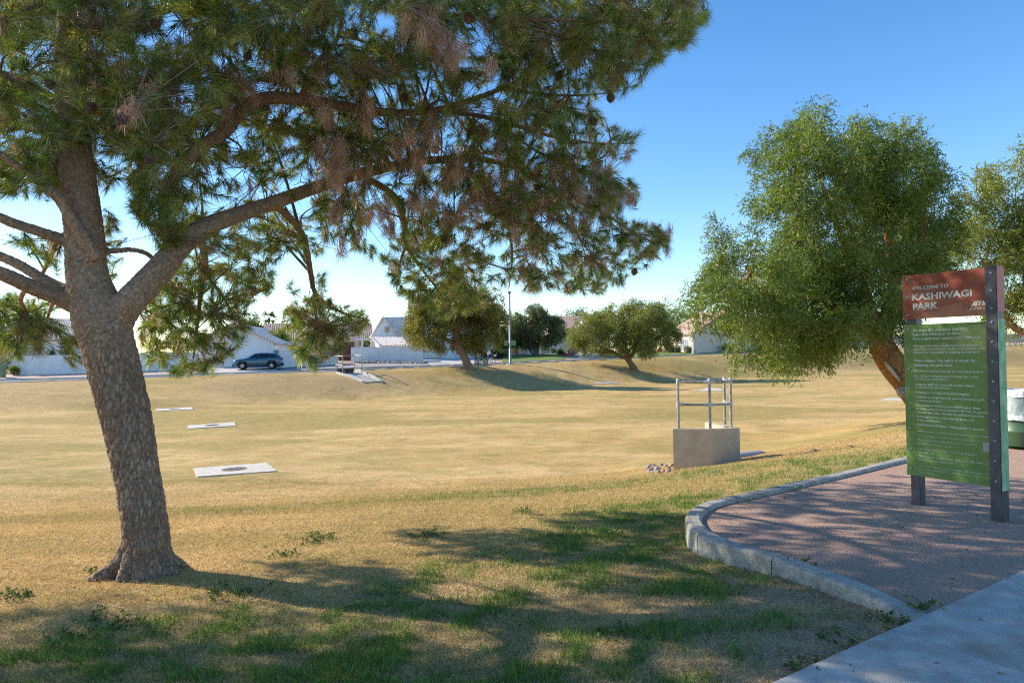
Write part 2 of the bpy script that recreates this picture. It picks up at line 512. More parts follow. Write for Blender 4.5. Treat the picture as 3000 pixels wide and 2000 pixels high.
# decomposed granite bed
mbed = MB()
bm = bmesh.new()
bv = [bm.verts.new((p[0], p[1], 0.0)) for p in BED]
fc = bm.faces.new(bv)
bmesh.ops.triangulate(bm, faces=[fc])
bed_me = bpy.data.meshes.new('gravel_bed'); bm.to_mesh(bed_me); bm.free()
struct(new_obj('gravel_bed', bed_me, M['granite']))
# loose chips on the bed
npb = 30000
bx = RNG.uniform(1.6, 12, npb); by = RNG.uniform(3.2, 12.5, npb)
ok = inpoly(bx, by, BED) & (sw_dist(bx, by) > 0.02) & (RNG.rand(npb) < (5.0 / by) ** 1.2)
bx = bx[ok]; by = by[ok]; n = len(bx)
rr = RNG.uniform(0.003, 0.009, n) * (1 + (RNG.rand(n) < 0.05) * 1.2)
ang = RNG.uniform(0, 6.28, n)
base_t = np.array([[1, 0, -0.3], [-0.5, 0.87, -0.3], [-0.5, -0.87, -0.3], [0.1, 0.1, 0.9]])
T = base_t[None] * (1 + 0.5 * RNG.uniform(-1, 1, (n, 4, 1)))
ca, sa = np.cos(ang)[:, None], np.sin(ang)[:, None]
VX = (T[..., 0] * ca - T[..., 1] * sa) * rr[:, None] + bx[:, None]
VY = (T[..., 0] * sa + T[..., 1] * ca) * rr[:, None] + by[:, None]
VZ = T[..., 2] * rr[:, None] * 0.8 + 0.001
V = np.stack([VX, VY, VZ], -1).reshape(-1, 3)
ft = np.array([[0, 1, 3], [1, 2, 3], [2, 0, 3]])
Fq = (np.arange(n)[:, None, None] * 4 + ft[None]).reshape(-1, 3)
cc = np.array([0.42, 0.29, 0.24]) * RNG.uniform(0.55, 1.45, (n, 1)) * np.array([1, 1, 1]) + RNG.uniform(-0.03, 0.03, (n, 1)) * np.array([1, 0, -0.5])
M['chip'] = pmat('granite_chip', (0.8, 0.8, 0.8), (1.1, 1.1, 1.1), attr=True, rough=0.95)
o = new_obj('gravel_chips', np_mesh('gravel_chips', V, Fq, face_col=np.repeat(np.clip(cc, 0.02, 0.8), 3, 0)), M['chip'])
stuff(o); o['label'] = 'loose pink granite chips on the bed under the park sign'; o['category'] = 'gravel'

# kerb blocks round the bed
kroot = thing('bed_kerb', 'curved grey concrete kerb edging the pink gravel bed', 'kerb'); 
cum = [0.0]
for a, b in zip(KERB[:-1], KERB[1:]): cum.append(cum[-1] + (b - a).length)
def at_len(s):
    s = max(0, min(cum[-1], s))
    i = max(0, min(len(KERB) - 2, int(np.searchsorted(cum, s) - 1)))
    t = (s - cum[i]) / max(1e-9, cum[i + 1] - cum[i])
    return KERB[i] + (KERB[i + 1] - KERB[i]) * t
joints_px = [(2281, 1627), (2068, 1558), (2054, 1484), (2187, 1446), (2344, 1411), (2487, 1379), (2620, 1347)]
jl = [0.0]
for a, b in joints_px:
    p = plane(a, b, KZ)
    i = min(range(len(KERB)), key=lambda k: (KERB[k] - p).length)
    jl.append(cum[i])
while jl[-1] + 1.5 < cum[-1]: jl.append(jl[-1] + 1.35)
prof = [(-0.078, -0.30), (-0.078, 0.015), (-0.068, 0.033), (-0.05, 0.042), (0.05, 0.042), (0.068, 0.033), (0.078, 0.015), (0.078, -0.30)]
for a, b in zip(jl[:-1], jl[1:]):
    a2 = a + 0.006; b2 = b - 0.006; nseg = max(4, int((b2 - a2) / 0.09)); rows = []
    for k in range(nseg + 1):
        s = a2 + (b2 - a2) * k / nseg
        p = at_len(s); t = (at_len(s + 0.05) - at_len(s - 0.05)).normalized(); nrm = Vector((-t.y, t.x, 0))
        ramp = float(sstep(0.0, 0.55, s)); rowz = 0.0 - (1 - ramp) * 0.04
        rows.append([(p.x + nrm.x * q[0], p.y + nrm.y * q[0], q[1] + rowz + (mnoise.noise(Vector((p.x * 3, p.y * 3, q[0] * 9))) * 0.004)) for q in prof])
    L = len(prof); mb = MB(); vs = [v for r in rows for v in r]; fs = []
    for i in range(len(rows) - 1):
        for k in range(L - 1):
            fs.append((i * L + k, i * L + k + 1, (i + 1) * L + k + 1, (i + 1) * L + k))
    fs.append(tuple(range(L))); fs.append(tuple(range((len(rows) - 1) * L, len(rows) * L)))
    mb.add(vs, fs); mb.build('kerb_block', M['kerb'], kroot)

# pavement in the near right corner: slabs over a darker bed
def swp(u, v, z): 
    p = SW_P + SW_D * u - SW_N * v
    return (p.x, p.y, z)
pav = MB().add([swp(-6, -0.001, -0.02), swp(30, -0.001, -0.02), swp(30, 2.6, -0.02), swp(-6, 2.6, -0.02)], [(0, 1, 2, 3)]).build('pavement', M['joint'])
struct(pav)
j0 = (plane(2616, 1847, 0) - SW_P).dot(SW_D); j1 = (plane(2969, 1679, 0) - SW_P).dot(SW_D); jd = j1 - j0
for k in range(-4, 14):
    u0 = j0 + jd * k + 0.005; u1 = j0 + jd * (k + 1) - 0.005
    mb = MB(); nn = 14; L = []
    vs = [swp(u0, 0.0, 0), swp(u1, 0.0, 0), swp(u1, 2.4, 0), swp(u0, 2.4, 0)]
    mb.prismz([(v[0], v[1]) for v in vs], -0.12, 0.004 + 0.002 * ((k * 7) % 3))
    mb.build('pavement_slab', M['concrete'], pav, bevel=0.004)
# ------------------------------------------------------------------ wood: tubes fused by a voxel remesh, bark relief moved into the mesh
def fuse(mb, voxel, smooth_it=4):
    me = mb.mesh('wood_src')
    o = bpy.data.objects.new('wood_src', me); COL.objects.link(o)
    md = o.modifiers.new('r', 'REMESH'); md.mode = 'VOXEL'; md.voxel_size = voxel; md.use_smooth_shade = True
    ms = o.modifiers.new('s', 'SMOOTH'); ms.factor = 0.5; ms.iterations = smooth_it
    dg = bpy.context.evaluated_depsgraph_get(); dg.update()
    out = bpy.data.meshes.new_from_object(o.evaluated_get(dg))
    bpy.data.objects.remove(o); bpy.data.meshes.remove(me)
    return out

def bark(me, amp, sx, sz, plate=(0.34, 0.26, 0.19), crack=(0.17, 0.085, 0.04), tint=(0.42, 0.22, 0.10), seed=0, zsplit=None):
    n = len(me.vertices)
    co = np.zeros(n * 3, np.float32); me.vertices.foreach_get('co', co); co = co.reshape(-1, 3)
    no = np.zeros(n * 3, np.float32); me.vertex_normals.foreach_get('vector', no); no = no.reshape(-1, 3)
    col = np.zeros((n, 3), np.float32); dis = np.zeros(n, np.float32)
    plate = np.array(plate); crack = np.array(crack); tint = np.array(tint)
    vor = mnoise.voronoi; nz = mnoise.noise
    for i in range(n):
        x, y, z = co[i]
        k = sz if zsplit is None else (sz if z < zsplit else (sz + (sx - sz) * min(1, (z - zsplit) / 0.5)))
        w = nz(Vector((x * 9, y * 9, z * 6 + seed))) * 0.55 + nz(Vector((x * 22, y * 22, z * 13 + seed))) * 0.3
        d, p = vor(Vector((x * sx + w, y * sx - w, z * k + w + seed)))
        e = d[1] - d[0]
        g = min(1.0, e / 0.36); g = g * g * (3 - 2 * g)
        d2, p2 = vor(Vector((x * sx * 2.3 - w, y * sx * 2.3 + w, z * k * 2.1 + seed)))
        g2 = min(1.0, (d2[1] - d2[0]) / 0.3)
        h = nz(Vector((p[0][0] * 3.1, p[0][1] * 3.1, p[0][2] * 3.1)))
        h2 = nz(Vector((p2[0][0] * 2.7, p2[0][1] * 2.7, p2[0][2] * 2.7)))
        f = nz(Vector((x * 70, y * 70, z * 26)))
        big = nz(Vector((x * 2.2 + 7, y * 2.2, z * 1.6)))
        lf = 1.0 if zsplit is None else 1.0 - 0.5 * min(1, max(0, (z - zsplit) / 0.4))
        dis[i] = amp * lf * (0.8 * g + 0.35 * g2 - 0.6 + 0.5 * h + 0.3 * h2 + 0.15 * f)
        gg = 1 - (1 - g * (0.6 + 0.4 * g2)) * (0.55 + 0.45 * lf) * 0.85
        c = crack + (plate * (1.0 + 0.28 * h + 0.30 * h2 + 0.22 * f + 0.35 * big) - crack) * gg
        tm = max(0.0, min(0.75, (h - 0.26) * 2.5 + (h2 - .3) * 1.5 + max(0, big - 0.25) * 0.8))
        col[i] = c + (tint - c) * tm * gg
    co += no * dis[:, None]
    me.vertices.foreach_set('co', co.ravel())
    at = me.attributes.new('col', 'FLOAT_COLOR', 'POINT')
    c4 = np.ones((n, 4), np.float32); c4[:, :3] = np.clip(col, 0.01, 0.9)
    at.data.foreach_set('color', c4.ravel())
    me.polygons.foreach_set('use_smooth', np.ones(len(me.polygons), bool))
    me.update()
M['bark'] = pmat('bark', (0.75, 0.75, 0.75), (1.2, 1.2, 1.2), scale=45, detail=6, rough=0.95, attr=True, bump=0.5, bscale=90, spec=0.15)
M['twig'] = pmat('twig', (0.13, 0.095, 0.07), (0.24, 0.19, 0.15), scale=20, rough=0.95)
M['twig_red'] = pmat('limb_bark', (0.16, 0.09, 0.05), (0.30, 0.20, 0.13), scale=14, detail=7, rough=0.95, bump=0.6, bscale=30)
M['cone'] = pmat('cone_scales', (0.07, 0.045, 0.035), (0.20, 0.14, 0.11), scale=60, rough=0.9, bump=0.6, bscale=80)

def world_path(lst):
    """[(px, py, depth, width_px)] -> points, radii"""
    return [pt(a, b, c) for a, b, c, w in lst], [w * c / F_PX / 2 for a, b, c, w in lst]
def dense(P, Rr, n=6):
    Q = catmull([Vector(p) for p in P], n); rr = []
    for i in range(len(P) - 1):
        for k in range(n): rr.append(Rr[i] + (Rr[i + 1] - Rr[i]) * k / n)
    rr.append(Rr[-1]); return Q, rr

# needles and leaves as thin triangles
def tri_soup(base, direc, length, width, rng, droop=0.0, bend=None):
    """one slim triangle per needle: base (n,3), unit direction (n,3)"""
    n = len(base)
    rv = rng.normal(size=(n, 3)); side = np.cross(direc, rv); side /= np.linalg.norm(side, axis=1, keepdims=True) + 1e-9
    tip = base + direc * length[:, None]; tip[:, 2] -= droop * length if np.isscalar(droop) else droop * length
    w = (width / 2)[:, None] if not np.isscalar(width) else width / 2
    V = np.stack([base - side * w, base + side * w, tip], 1).reshape(-1, 3)
    return V
def unit(a): return a / (np.linalg.norm(a, axis=-1, keepdims=True) + 1e-9)

# ------------------------------------------------------------------ the pine
PB = gnd(425, 1682)
PY = PB.y
pine = thing('pine_tree', 'large leaning pine with furrowed grey-brown bark and brown dead needle clumps, closest tree at left', 'tree', tuple(PB))
mb = MB()
trunk = [(432, 1740, PY, 215), (430, 1700, PY, 195), (430, 1672, PY, 168), (431, 1630, PY, 152), (430, 1580, PY, 146), (420, 1500, PY, 142), (403, 1400, PY, 142), (385, 1300, PY, 148),
         (365, 1200, PY, 156), (340, 1100, PY, 162), (315, 1000, PY, 166), (297, 940, PY, 178), (280, 890, PY, 160), (264, 840, PY, 140), (254, 790, PY, 130), (249, 700, PY, 124), (238, 600, PY, 118), (226, 500, PY, 110),
         (215, 400, PY, 102), (205, 250, PY + .05, 92), (205, 50, PY + .1, 78), (230, -200, PY + .2, 62), (260, -500, PY + .3, 45), (280, -850, PY + .4, 26)]
P, Rr = dense(*world_path(trunk), 5); mb.tube(P, [r * .87 - .005 for r in Rr], 22)
ROOTS = []
for (dx, dy, L, r0) in [(-0.85, -0.42, 0.30, 0.075), (0.9, -0.10, 0.16, 0.065), (0.25, -0.8, 0.10, 0.06), (-0.3, -0.9, 0.12, 0.06), (-0.6, 0.6, 0.2, 0.06), (0.7, 0.6, 0.2, 0.06)]:
    d = Vector((dx, dy, 0)).normalized()
    pts = [PB + d * 0.09 + Vector((0, 0, 0.30)), PB + d * (0.15 + L * 0.15) + Vector((0, 0, 0.10)), PB + d * (0.16 + L * 0.6) + Vector((0, 0, 0.015)), PB + d * (0.16 + L) + Vector((0, 0, -0.05))]
    P, Rr = dense(pts, [r0 * 1.1, r0, r0 * 0.75, r0 * 0.35], 4); mb.tube(P, Rr, 10)
LIMBS = {
 'right': [(318, 1000, PY, 120), (345, 930, PY, 112), (385, 880, PY, 100), (430, 832, PY + .05, 95), (478, 780, PY + .1, 90), (520, 728, PY + .2, 80), (583, 676, PY + .4, 68), (664, 640, PY + .7, 58), (790, 598, PY + 1.1, 50),
           (930, 548, PY + 1.5, 44), (1090, 500, PY + 1.9, 38), (1260, 470, PY + 2.3, 30), (1430, 470, PY + 2.7, 22), (1600, 520, PY + 3.0, 14)],
 'arch': [(515, 735, PY + .2, 60), (494, 660, PY + .3, 58), (488, 590, PY + .4, 52), (520, 500, PY + .45, 48), (590, 430, PY + .5, 46), (660, 385, PY + .5, 46), (712, 318, PY + .55, 47), (780, 288, PY + .6, 46), (880, 292, PY + .7, 42),
          (1000, 310, PY + .85, 36), (1130, 330, PY + 1.0, 30), (1290, 320, PY + 1.2, 24), (1470, 260, PY + 1.3, 18), (1650, 180, PY + 1.4, 11)],
 'left_low': [(285, 950, PY, 100), (240, 905, PY, 72), (170, 871, PY - .1, 58), (84, 837, PY - .25, 54), (0, 800, PY - .4, 50), (-150, 750, PY - .7, 46), (-420, 640, PY - 1.2, 38), (-900, 480, PY - 1.9, 26)],
 'left_mid': [(240, 870, PY, 60), (180, 845, PY + .05, 42), (124, 816, PY + .1, 38), (62, 779, PY + .1, 36), (0, 750, PY + .1, 34), (-160, 680, PY + .0, 30), (-500, 560, PY - .2, 20)],
 'left_up': [(240, 720, PY, 60), (195, 706, PY - .05, 44), (145, 688, PY - .1, 38), (62, 662, PY - .2, 36), (0, 637, PY - .3, 36), (-150, 560, PY - .5, 32), (-500, 400, PY - .9, 20)],
 'front': [(285, 760, PY - .1, 46), (262, 726, PY - .14, 46), (240, 690, PY - .17, 44), (216, 655, PY - .2, 42), (182, 592, PY - .26, 42), (140, 552, PY - .32, 38), (70, 500, PY - .45, 32), (-40, 430, PY - .6, 26), (-250, 320, PY - .9, 16)],
 'stub': [(300, 738, PY + .1, 26), (345, 734, PY + .15, 22), (385, 732, PY + .2, 20), (423, 740, PY + .25, 20), (450, 760, PY + .3, 18), (475, 800, PY + .5, 12)],
 'high_left': [(212, 330, PY, 44), (150, 285, PY - .1, 34), (67, 243, PY - .25, 30), (0, 212, PY - .35, 27), (-200, 120, PY - .7, 18)],
 'high_right': [(205, 120, PY + .1, 46), (330, 60, PY + .1, 40), (520, 20, PY + .2, 34), (760, -30, PY + .2, 30), (1000, -60, PY + .1, 26), (1300, -80, PY - .2, 20), (1600, -60, PY - .5, 13)],
 'high_back': [(215, 20, PY + .1, 44), (380, -150, PY + .8, 36), (600, -280, PY + 1.6, 28), (900, -350, PY + 2.2, 18)],
 'over': [(225, -150, PY + .1, 40), (150, -350, PY - .6, 32), (100, -700, PY - 1.3, 24), (200, -1300, PY - 2.2, 14)],
}
SKEL = []     # (point, radius) samples of the limbs, for twigs to spring from
for nm, L in LIMBS.items():
    P, Rr = dense(*world_path(L), 6); mb.tube(P, [max(r * .88 - .004, .012) for r in Rr], 14)
    SKEL += list(zip(P, Rr))
P, Rr = dense(*world_path(trunk[-7:]), 5); SKEL += list(zip(P, Rr))
# drooping secondary branches traced from the photo
SECOND = [
 [(800, 596, PY + 1.1, 26), (850, 640, PY + 1.6, 22), (890, 700, PY + 2.2, 20), (910, 800, PY + 2.7, 17), (922, 855, PY + 2.8, 14), (960, 892, PY + 2.9, 11), (1010, 918, PY + 3.0, 8), (1075, 935, PY + 3.0, 4)],
 [(920, 850, PY + 2.8, 10), (922, 905, PY + 2.85, 9), (930, 960, PY + 2.9, 7), (925, 1050, PY + 2.9, 3)],
 [(583, 676, PY + .4, 24), (600, 760, PY + 1.2, 20), (590, 840, PY + 1.9, 16), (580, 930, PY + 2.2, 12), (570, 1020, PY + 2.3, 7), (560, 1090, PY + 2.4, 3)],
 [(600, 800, PY + 1.6, 12), (660, 880, PY + 2.0, 9), (690, 960, PY + 2.2, 6), (660, 1050, PY + 2.2, 3)],
 [(1050, 510, PY + 1.8, 22), (1150, 570, PY + 2.2, 20), (1182, 640, PY + 2.6, 18), (1190, 715, PY + 2.9, 15), (1230, 780, PY + 3.1, 10), (1290, 860, PY + 3.2, 6), (1320, 920, PY + 3.2, 3)],
 [(1190, 715, PY + 2.9, 10), (1170, 780, PY + 3.0, 8), (1160, 860, PY + 3.0, 4)],
 [(1300, 470, PY + 2.4, 20), (1420, 540, PY + 2.8, 17), (1480, 640, PY + 3.1, 13), (1500, 740, PY + 3.3, 9), (1490, 850, PY + 3.4, 4)],
 [(1500, 480, PY + 2.8, 16), (1620, 560, PY + 3.1, 13), (1760, 620, PY + 3.3, 10), (1870, 690, PY + 3.4, 7), (1960, 720, PY + 3.5, 3)],
 [(1620, 560, PY + 3.1, 9), (1690, 680, PY + 3.3, 7), (1730, 800, PY + 3.4, 3)],
 [(1290, 320, PY + 1.2, 17), (1450, 350, PY + 1.6, 14), (1620, 400, PY + 2.0, 11), (1750, 420, PY + 2.3, 8), (1860, 420, PY + 2.4, 4)],
 [(1450, 350, PY + 1.6, 10), (1600, 460, PY + 2.0, 8), (1760, 500, PY + 2.2, 5), (1870, 560, PY + 2.3, 3)],
 [(1470, 260, PY + 1.3, 12), (1640, 280, PY + 1.3, 9), (1800, 270, PY + 1.3, 5), (1880, 240, PY + 1.3, 3)],
 [(1500, 60, PY - .3, 14), (1700, 60, PY - .3, 11), (1880, 70, PY - .2, 7), (2030, 60, PY - .2, 3)],
 [(84, 837, PY - .25, 16), (60, 880, PY + .3, 13), (80, 930, PY + 1.0, 10), (60, 990, PY + 1.4, 5)],
 [(170, 871, PY - .1, 14), (150, 900, PY + .5, 11), (130, 960, PY + 1.2, 7), (110, 1030, PY + 1.4, 3)],
 [(170, 690, PY, 13), (150, 750, PY + .6, 15), (130, 790, PY + 1.0, 12), (100, 860, PY + 1.5, 6)],
 [(660, 385, PY + .5, 13), (620, 330, PY + .3, 12), (560, 300, PY - .1, 10), (450, 320, PY - .4, 8), (360, 330, PY - .6, 5)],
 [(880, 292, PY + .7, 18), (920, 200, PY + .6, 15), (985, 120, PY + .5, 14), (1000, 40, PY + .4, 12), (980, -60, PY + .4, 8)],
 [(490, 590, PY + .4, 15), (440, 520, PY + .3, 12), (400, 450, PY + .1, 9), (330, 400, PY - .2, 5)],
 [(712, 318, PY + .55, 16), (700, 220, PY + .5, 13), (640, 140, PY + .4, 9), (600, 60, PY + .3, 5)],
]
for L in SECOND:
    P, Rr = dense(*world_path(L), 6); SKEL += list(zip(P, Rr))
    mb.tube(P, [max(r, 0.009) for r in Rr], 8)
for k in range(len(mb.v)): mb.v[k] = tuple(Vector(mb.v[k]) - PB)
wood = fuse(mb, 0.0115, 4)
bark(wood, 0.0125, 33, 9.5, plate=(0.335, 0.248, 0.182), crack=(0.15, 0.095, 0.06), tint=(0.40, 0.25, 0.145), zsplit=1.9)
new_obj('trunk', wood, M['bark'], pine)

# foliage: sample tuft places inside the crown's outline and depth range
crown_poly = [(-80, -120), (2085, -120), (2075, 50), (2040, 120), (1975, 155), (1900, 190), (1870, 250), (1790, 300), (1750, 330), (1790, 365), (1870, 395), (1860, 440), (1810, 500), (1880, 555), (1860, 590), (1800, 625), (1850, 650),
              (1930, 660), (1965, 700), (1920, 760), (1880, 790), (1800, 850), (1700, 870), (1620, 840), (1560, 860), (1490, 830), (1420, 900), (1330, 930), (1250, 920), (1190, 900), (1150, 830), (1080, 770), (960, 740), (900, 760),
              (800, 720), (700, 720), (620, 740), (540, 700), (480, 640), (420, 640), (330, 560), (240, 540), (160, 560), (100, 590), (-80, 560)]
low_groups = [
 ([(860, 880), (930, 860), (1000, 890), (1080, 905), (1085, 945), (1010, 1000), (960, 1050), (930, 1085), (880, 1070), (845, 1000), (830, 940)], 165, (8.3, 9.3)),
 ([(830, 800), (960, 800), (960, 900), (830, 930)], 28, (8.2, 9.2)),
 ([(430, 800), (560, 740), (690, 790), (720, 880), (735, 960), (700, 1020), (640, 1070), (600, 1090), (510, 1100), (440, 1070), (400, 980)], 380, (7.2, 8.6)),
 ([(640, 720), (820, 700), (800, 840), (720, 900)], 90, (7.2, 8.6)),
 ([(-40, 860), (120, 850), (190, 900), (205, 960), (150, 1020), (60, 1050), (-40, 1045)], 120, (6.4, 7.4)),
 ([(-40, 690), (190, 700), (170, 780), (60, 720), (-40, 690)], 22, (5.9, 6.8)),
 ([(300, 690), (330, 600), (350, 720), (330, 840), (320, 800)], 16, (6.6, 7.6)),
 ([(200, 985), (250, 985), (240, 1060), (205, 1070)], 12, (6.5, 7.0)),
 ([(380, 560), (520, 560), (540, 700), (470, 740), (400, 640)], 60, (5.5, 6.2)),
]
gaps = [(330, 620, 85, 90), (60, 610, 130, 45), (850, 560, 38, 30), (700, 515, 45, 28), (800, 770, 60, 30), (1040, 800, 55, 45), (1330, 590, 30, 22), (1120, 60, 34, 34), (760, 260, 42, 26), (610, 420, 34, 26), (700, 420, 38, 24), (980, 560, 30, 24),
        (640, 590, 40, 30), (1600, 620, 30, 18), (1080, 700, 36, 26), (480, 170, 22, 20), (860, 60, 24, 22), (1340, 690, 30, 24), (1450, 780, 34, 24), (1650, 730, 26, 20), (1560, 330, 20, 16)]
rng = np.random.RandomState(23)
TU = []    # position, outward hint, size, kind
def sample_poly(poly, n):
    P = np.array(poly); lo = P.min(0); hi = P.max(0); out = []
    while len(out) < n:
        q = rng.uniform(lo, hi, (n * 3, 2)); k = inpoly(q[:, 0], q[:, 1], poly)
        out += list(q[k])
    return np.array(out[:n])
# limbs that show through in the photo: foliage there sits behind them
KEEPOUT = np.array([(x, y, 62) for x, y in catmull([Vector(v) for v in ((600, 430), (660, 385), (712, 318), (780, 288), (880, 292), (1000, 310), (1060, 320))], 5)] + [(x, y, 50) for x, y in catmull([Vector(v) for v in ((440, 820), (520, 728), (583, 676), (664, 640), (790, 598), (900, 560))], 5)])
Q = sample_poly(crown_poly, 8600)
for qx, qy in Q:
    if any(((qx - a) / c) ** 2 + ((qy - b) / d) ** 2 < 1 for a, b, c, d in gaps) and rng.rand() < 0.9: continue
    t = np.clip(qy / 850, 0, 1)
    if qx < 750 and qy > 0: zr = (5.0 + 0.4 * t, 7.6 + 0.6 * t)
    else:
        lo = 4.9 + 3.0 * t; zr = (lo, lo + 3.2 - 0.6 * t)
    # thinner around the bright middle
    thin = 0.55 if (450 < qx < 1150 and 480 < qy < 800) else 1.0
    cl_ = fbm(qx / 95.0, qy / 95.0, 2)
    thin *= float(.42 + .75 * sstep(.32, .56, cl_))
    if rng.rand() > thin: continue
    Yd = rng.uniform(*zr)
    if 150 < qx < 330 and qy > 430 and Yd < PY + .3: Yd = PY + .3 + rng.rand() * 1.2
    if Yd < PY + 1.0 and KEEPOUT is not None:
        dd = np.hypot(KEEPOUT[:, 0] - qx, KEEPOUT[:, 1] - qy)
        if (dd < KEEPOUT[:, 2]).any() and rng.rand() < .9: Yd = PY + 1.1 + rng.rand() * 1.6
    TU.append((pt(qx, qy, Yd), 0))
for poly, n, zr in low_groups:
    for qx, qy in sample_poly(poly, n):
        TU.append((pt(qx, qy, rng.uniform(*zr)), 0))
# crown beyond the frame: above, and to the left towards the sun
def ell(c, r, n, zmin=2.6):
    k = 0
    while k < n:
        v = rng.normal(size=3); v = v / np.linalg.norm(v) * rng.rand() ** (1 / 2.2)
        p = Vector((c[0] + v[0] * r[0], c[1] + v[1] * r[1], c[2] + v[2] * r[2]))
        k += 1
        if p.z < zmin: continue
        u, w = proj(p) if p.y > 0.3 else (-9e9, 0)
        if -60 < u < 3100 and -60 < w < 2050: continue
        TU.append((p, 0))
ell((-8.3, 6.2, 4.3), (2.2, 1.5, 1.2), 430)
ell((-11.4, 6.4, 5.3), (2.3, 1.5, 1.3), 330)
ell((-6.2, 4.6, 3.9), (1.6, 1.3, 0.9), 200)
ell((-3.0, 4.8, 7.2), (4.2, 3.2, 2.0), 380)
ell((0.5, 6.5, 7.6), (3.2, 2.6, 1.8), 220)
ell((-7.0, 7.4, 5.4), (2.4, 1.2, 1.4), 260)
ell((-10.2, 6.7, 4.4), (1.8, 1.3, 1.1), 480)
ell((-8.2, 5.6, 3.4), (1.7, 1.2, 0.7), 330)
# dead, hanging clumps
dead_px = [(1250, 60, 5.2, 8), (1310, 130, 5.2, 7), (1220, 40, 5.3, 5), (560, 120, 6.3, 5), (660, 250, 6.2, 6), (690, 300, 6.1, 5), (990, 440, 6.6, 7), (960, 470, 6.6, 6), (1020, 500, 6.7, 5), (1150, 430, 6.7, 5), (1220, 450, 6.8, 4),
           (1280, 370, 6.6, 5), (1245, 390, 6.6, 4), (1460, 510, 7.4, 6), (1500, 550, 7.5, 6), (1380, 560, 7.4, 5), (1420, 540, 7.4, 5), (1540, 600, 7.6, 6), (1560, 640, 7.7, 5), (1610, 570, 7.6, 5), (1650, 560, 7.6, 5), (1780, 540, 7.9, 7),
           (1760, 580, 7.9, 6), (1480, 620, 7.7, 5), (1000, 580, 7.0, 4), (1120, 620, 7.2, 5), (1930, 690, 8.6, 4), (1730, 760, 8.2, 4), (1590, 800, 8.2, 4), (440, 260, 5.4, 3), (380, 300, 5.2, 3), (850, 210, 5.9, 3), (1700, 640, 8.0, 5), (1350, 650, 7.6, 5),
           (740, 240, 6.1, 4), (950, 300, 6.2, 4), (1080, 320, 6.3, 4), (1330, 480, 7.0, 5), (1250, 560, 7.2, 4), (1560, 700, 8.0, 4), (1060, 200, 5.9, 3)]
for a, b, Yd, n in dead_px:
    for k in range(int(n * 1.7)):
        TU.append((pt(a + rng.normal() * 34, b + rng.normal() * 28, Yd + rng.normal() * 0.2), 1))
for k in range(80):
    TU.append((pt(900 + 1000 * rng.rand(), 380 + 380 * rng.rand(), 6.8 + 1.6 * rng.rand()), 1))
SP = np.array([[p.x, p.y, p.z] for p, r in SKEL]); SR = np.array([r for p, r in SKEL])
TP = np.array([[p.x, p.y, p.z] for p, k in TU]); TK = np.array([k for p, k in TU])
nT = len(TP)
# each tuft hangs on a twig that springs from a nearby limb; twigs gather through hub points
HB = TP[rng.choice(nT, 420, replace=False)] + rng.normal(size=(420, 3)) * 0.05
def nearest(A, B, w=None):
    idx = np.zeros(len(A), int)
    for s in range(0, len(A), 400):
        d = np.linalg.norm(A[s:s + 400, None] - B[None], axis=2)
        idx[s:s + 400] = d.argmin(1)
    return idx
hs = nearest(HB, SP); th = nearest(TP, HB)
ALLP = [crown_poly] + [g_[0] for g_ in low_groups]
def in_crown(p):
    if p.y < .3: return True
    u, w = proj(p)
    if u < 0 or w < 0: return True
    ua, wa = np.array([u]), np.array([w])
    return any(inpoly(ua, wa, q_)[0] for q_ in ALLP)
tw = MB()
for i in range(len(HB)):
    a = Vector(SP[hs[i]]); b = Vector(HB[i]); L = (b - a).length
    if L < 0.08 or L > 4.5: continue
    mid = a.lerp(b, 0.5) + Vector((rng.normal() * 0.07, rng.normal() * 0.07, 0.10 * L)) 
    if not all(in_crown(a.lerp(b, k_)) or L < .4 for k_ in (.3, .5, .7)): continue
    r0 = min(SR[hs[i]] * 0.7, 0.010 + 0.006 * L)
    P, Rr = dense([a, mid, b], [r0, r0 * 0.7, 0.004], 4); tw.tube([p - PB for p in P], Rr, 5, cap=False)
TD = np.zeros((nT, 3))
for i in range(nT):
    a = Vector(HB[th[i]]); b = Vector(TP[i]); L = (b - a).length
    d = (b - a).normalized() if L > 0.02 else Vector((0, 0, 1))
    TD[i] = d
    if L < 0.03 or L > 0.8: continue
    if L > .3 and not in_crown(a.lerp(b, .5)): continue
    mid = a.lerp(b, 0.5) + Vector((rng.normal() * 0.03, rng.normal() * 0.03, 0.03 - 0.05 * rng.rand()))
    tw.tube([p - PB for p in (a, mid, b)], [0.0045, 0.0035, 0.0025], 3, cap=False)
# some bare grey dead twigs
for k in range(170):
    i = rng.randint(len(SP)); a = Vector(SP[i])
    if SR[i] > 0.12 or SR[i] < .012: continue
    if a.y < .5 or not inpoly(np.array([proj(a)[0]]), np.array([proj(a)[1] + 60]), crown_poly)[0]: continue
    d = Vector(rng.normal(size=3)); d.z -= 0.4; d.normalize()
    pts = [a]
    for j in range(4):
        d = (d + Vector(rng.normal(size=3)) * 0.35).normalized(); pts.append(pts[-1] + d * 0.10)
    tw.tube([p - PB for p in pts], [0.007, 0.006, 0.005, 0.003, 0.002], 4, cap=False)
    if rng.rand() < 0.8:
        e = (d + Vector(rng.normal(size=3)) * 0.7).normalized()
        tw.tube([p - PB for p in (pts[2], pts[2] + e * 0.16, pts[2] + e * 0.28)], [0.004, 0.003, 0.002], 4, cap=False)
new_obj('twigs', tw.mesh('twigs'), M['twig'], pine)['kind'] = 'stuff'

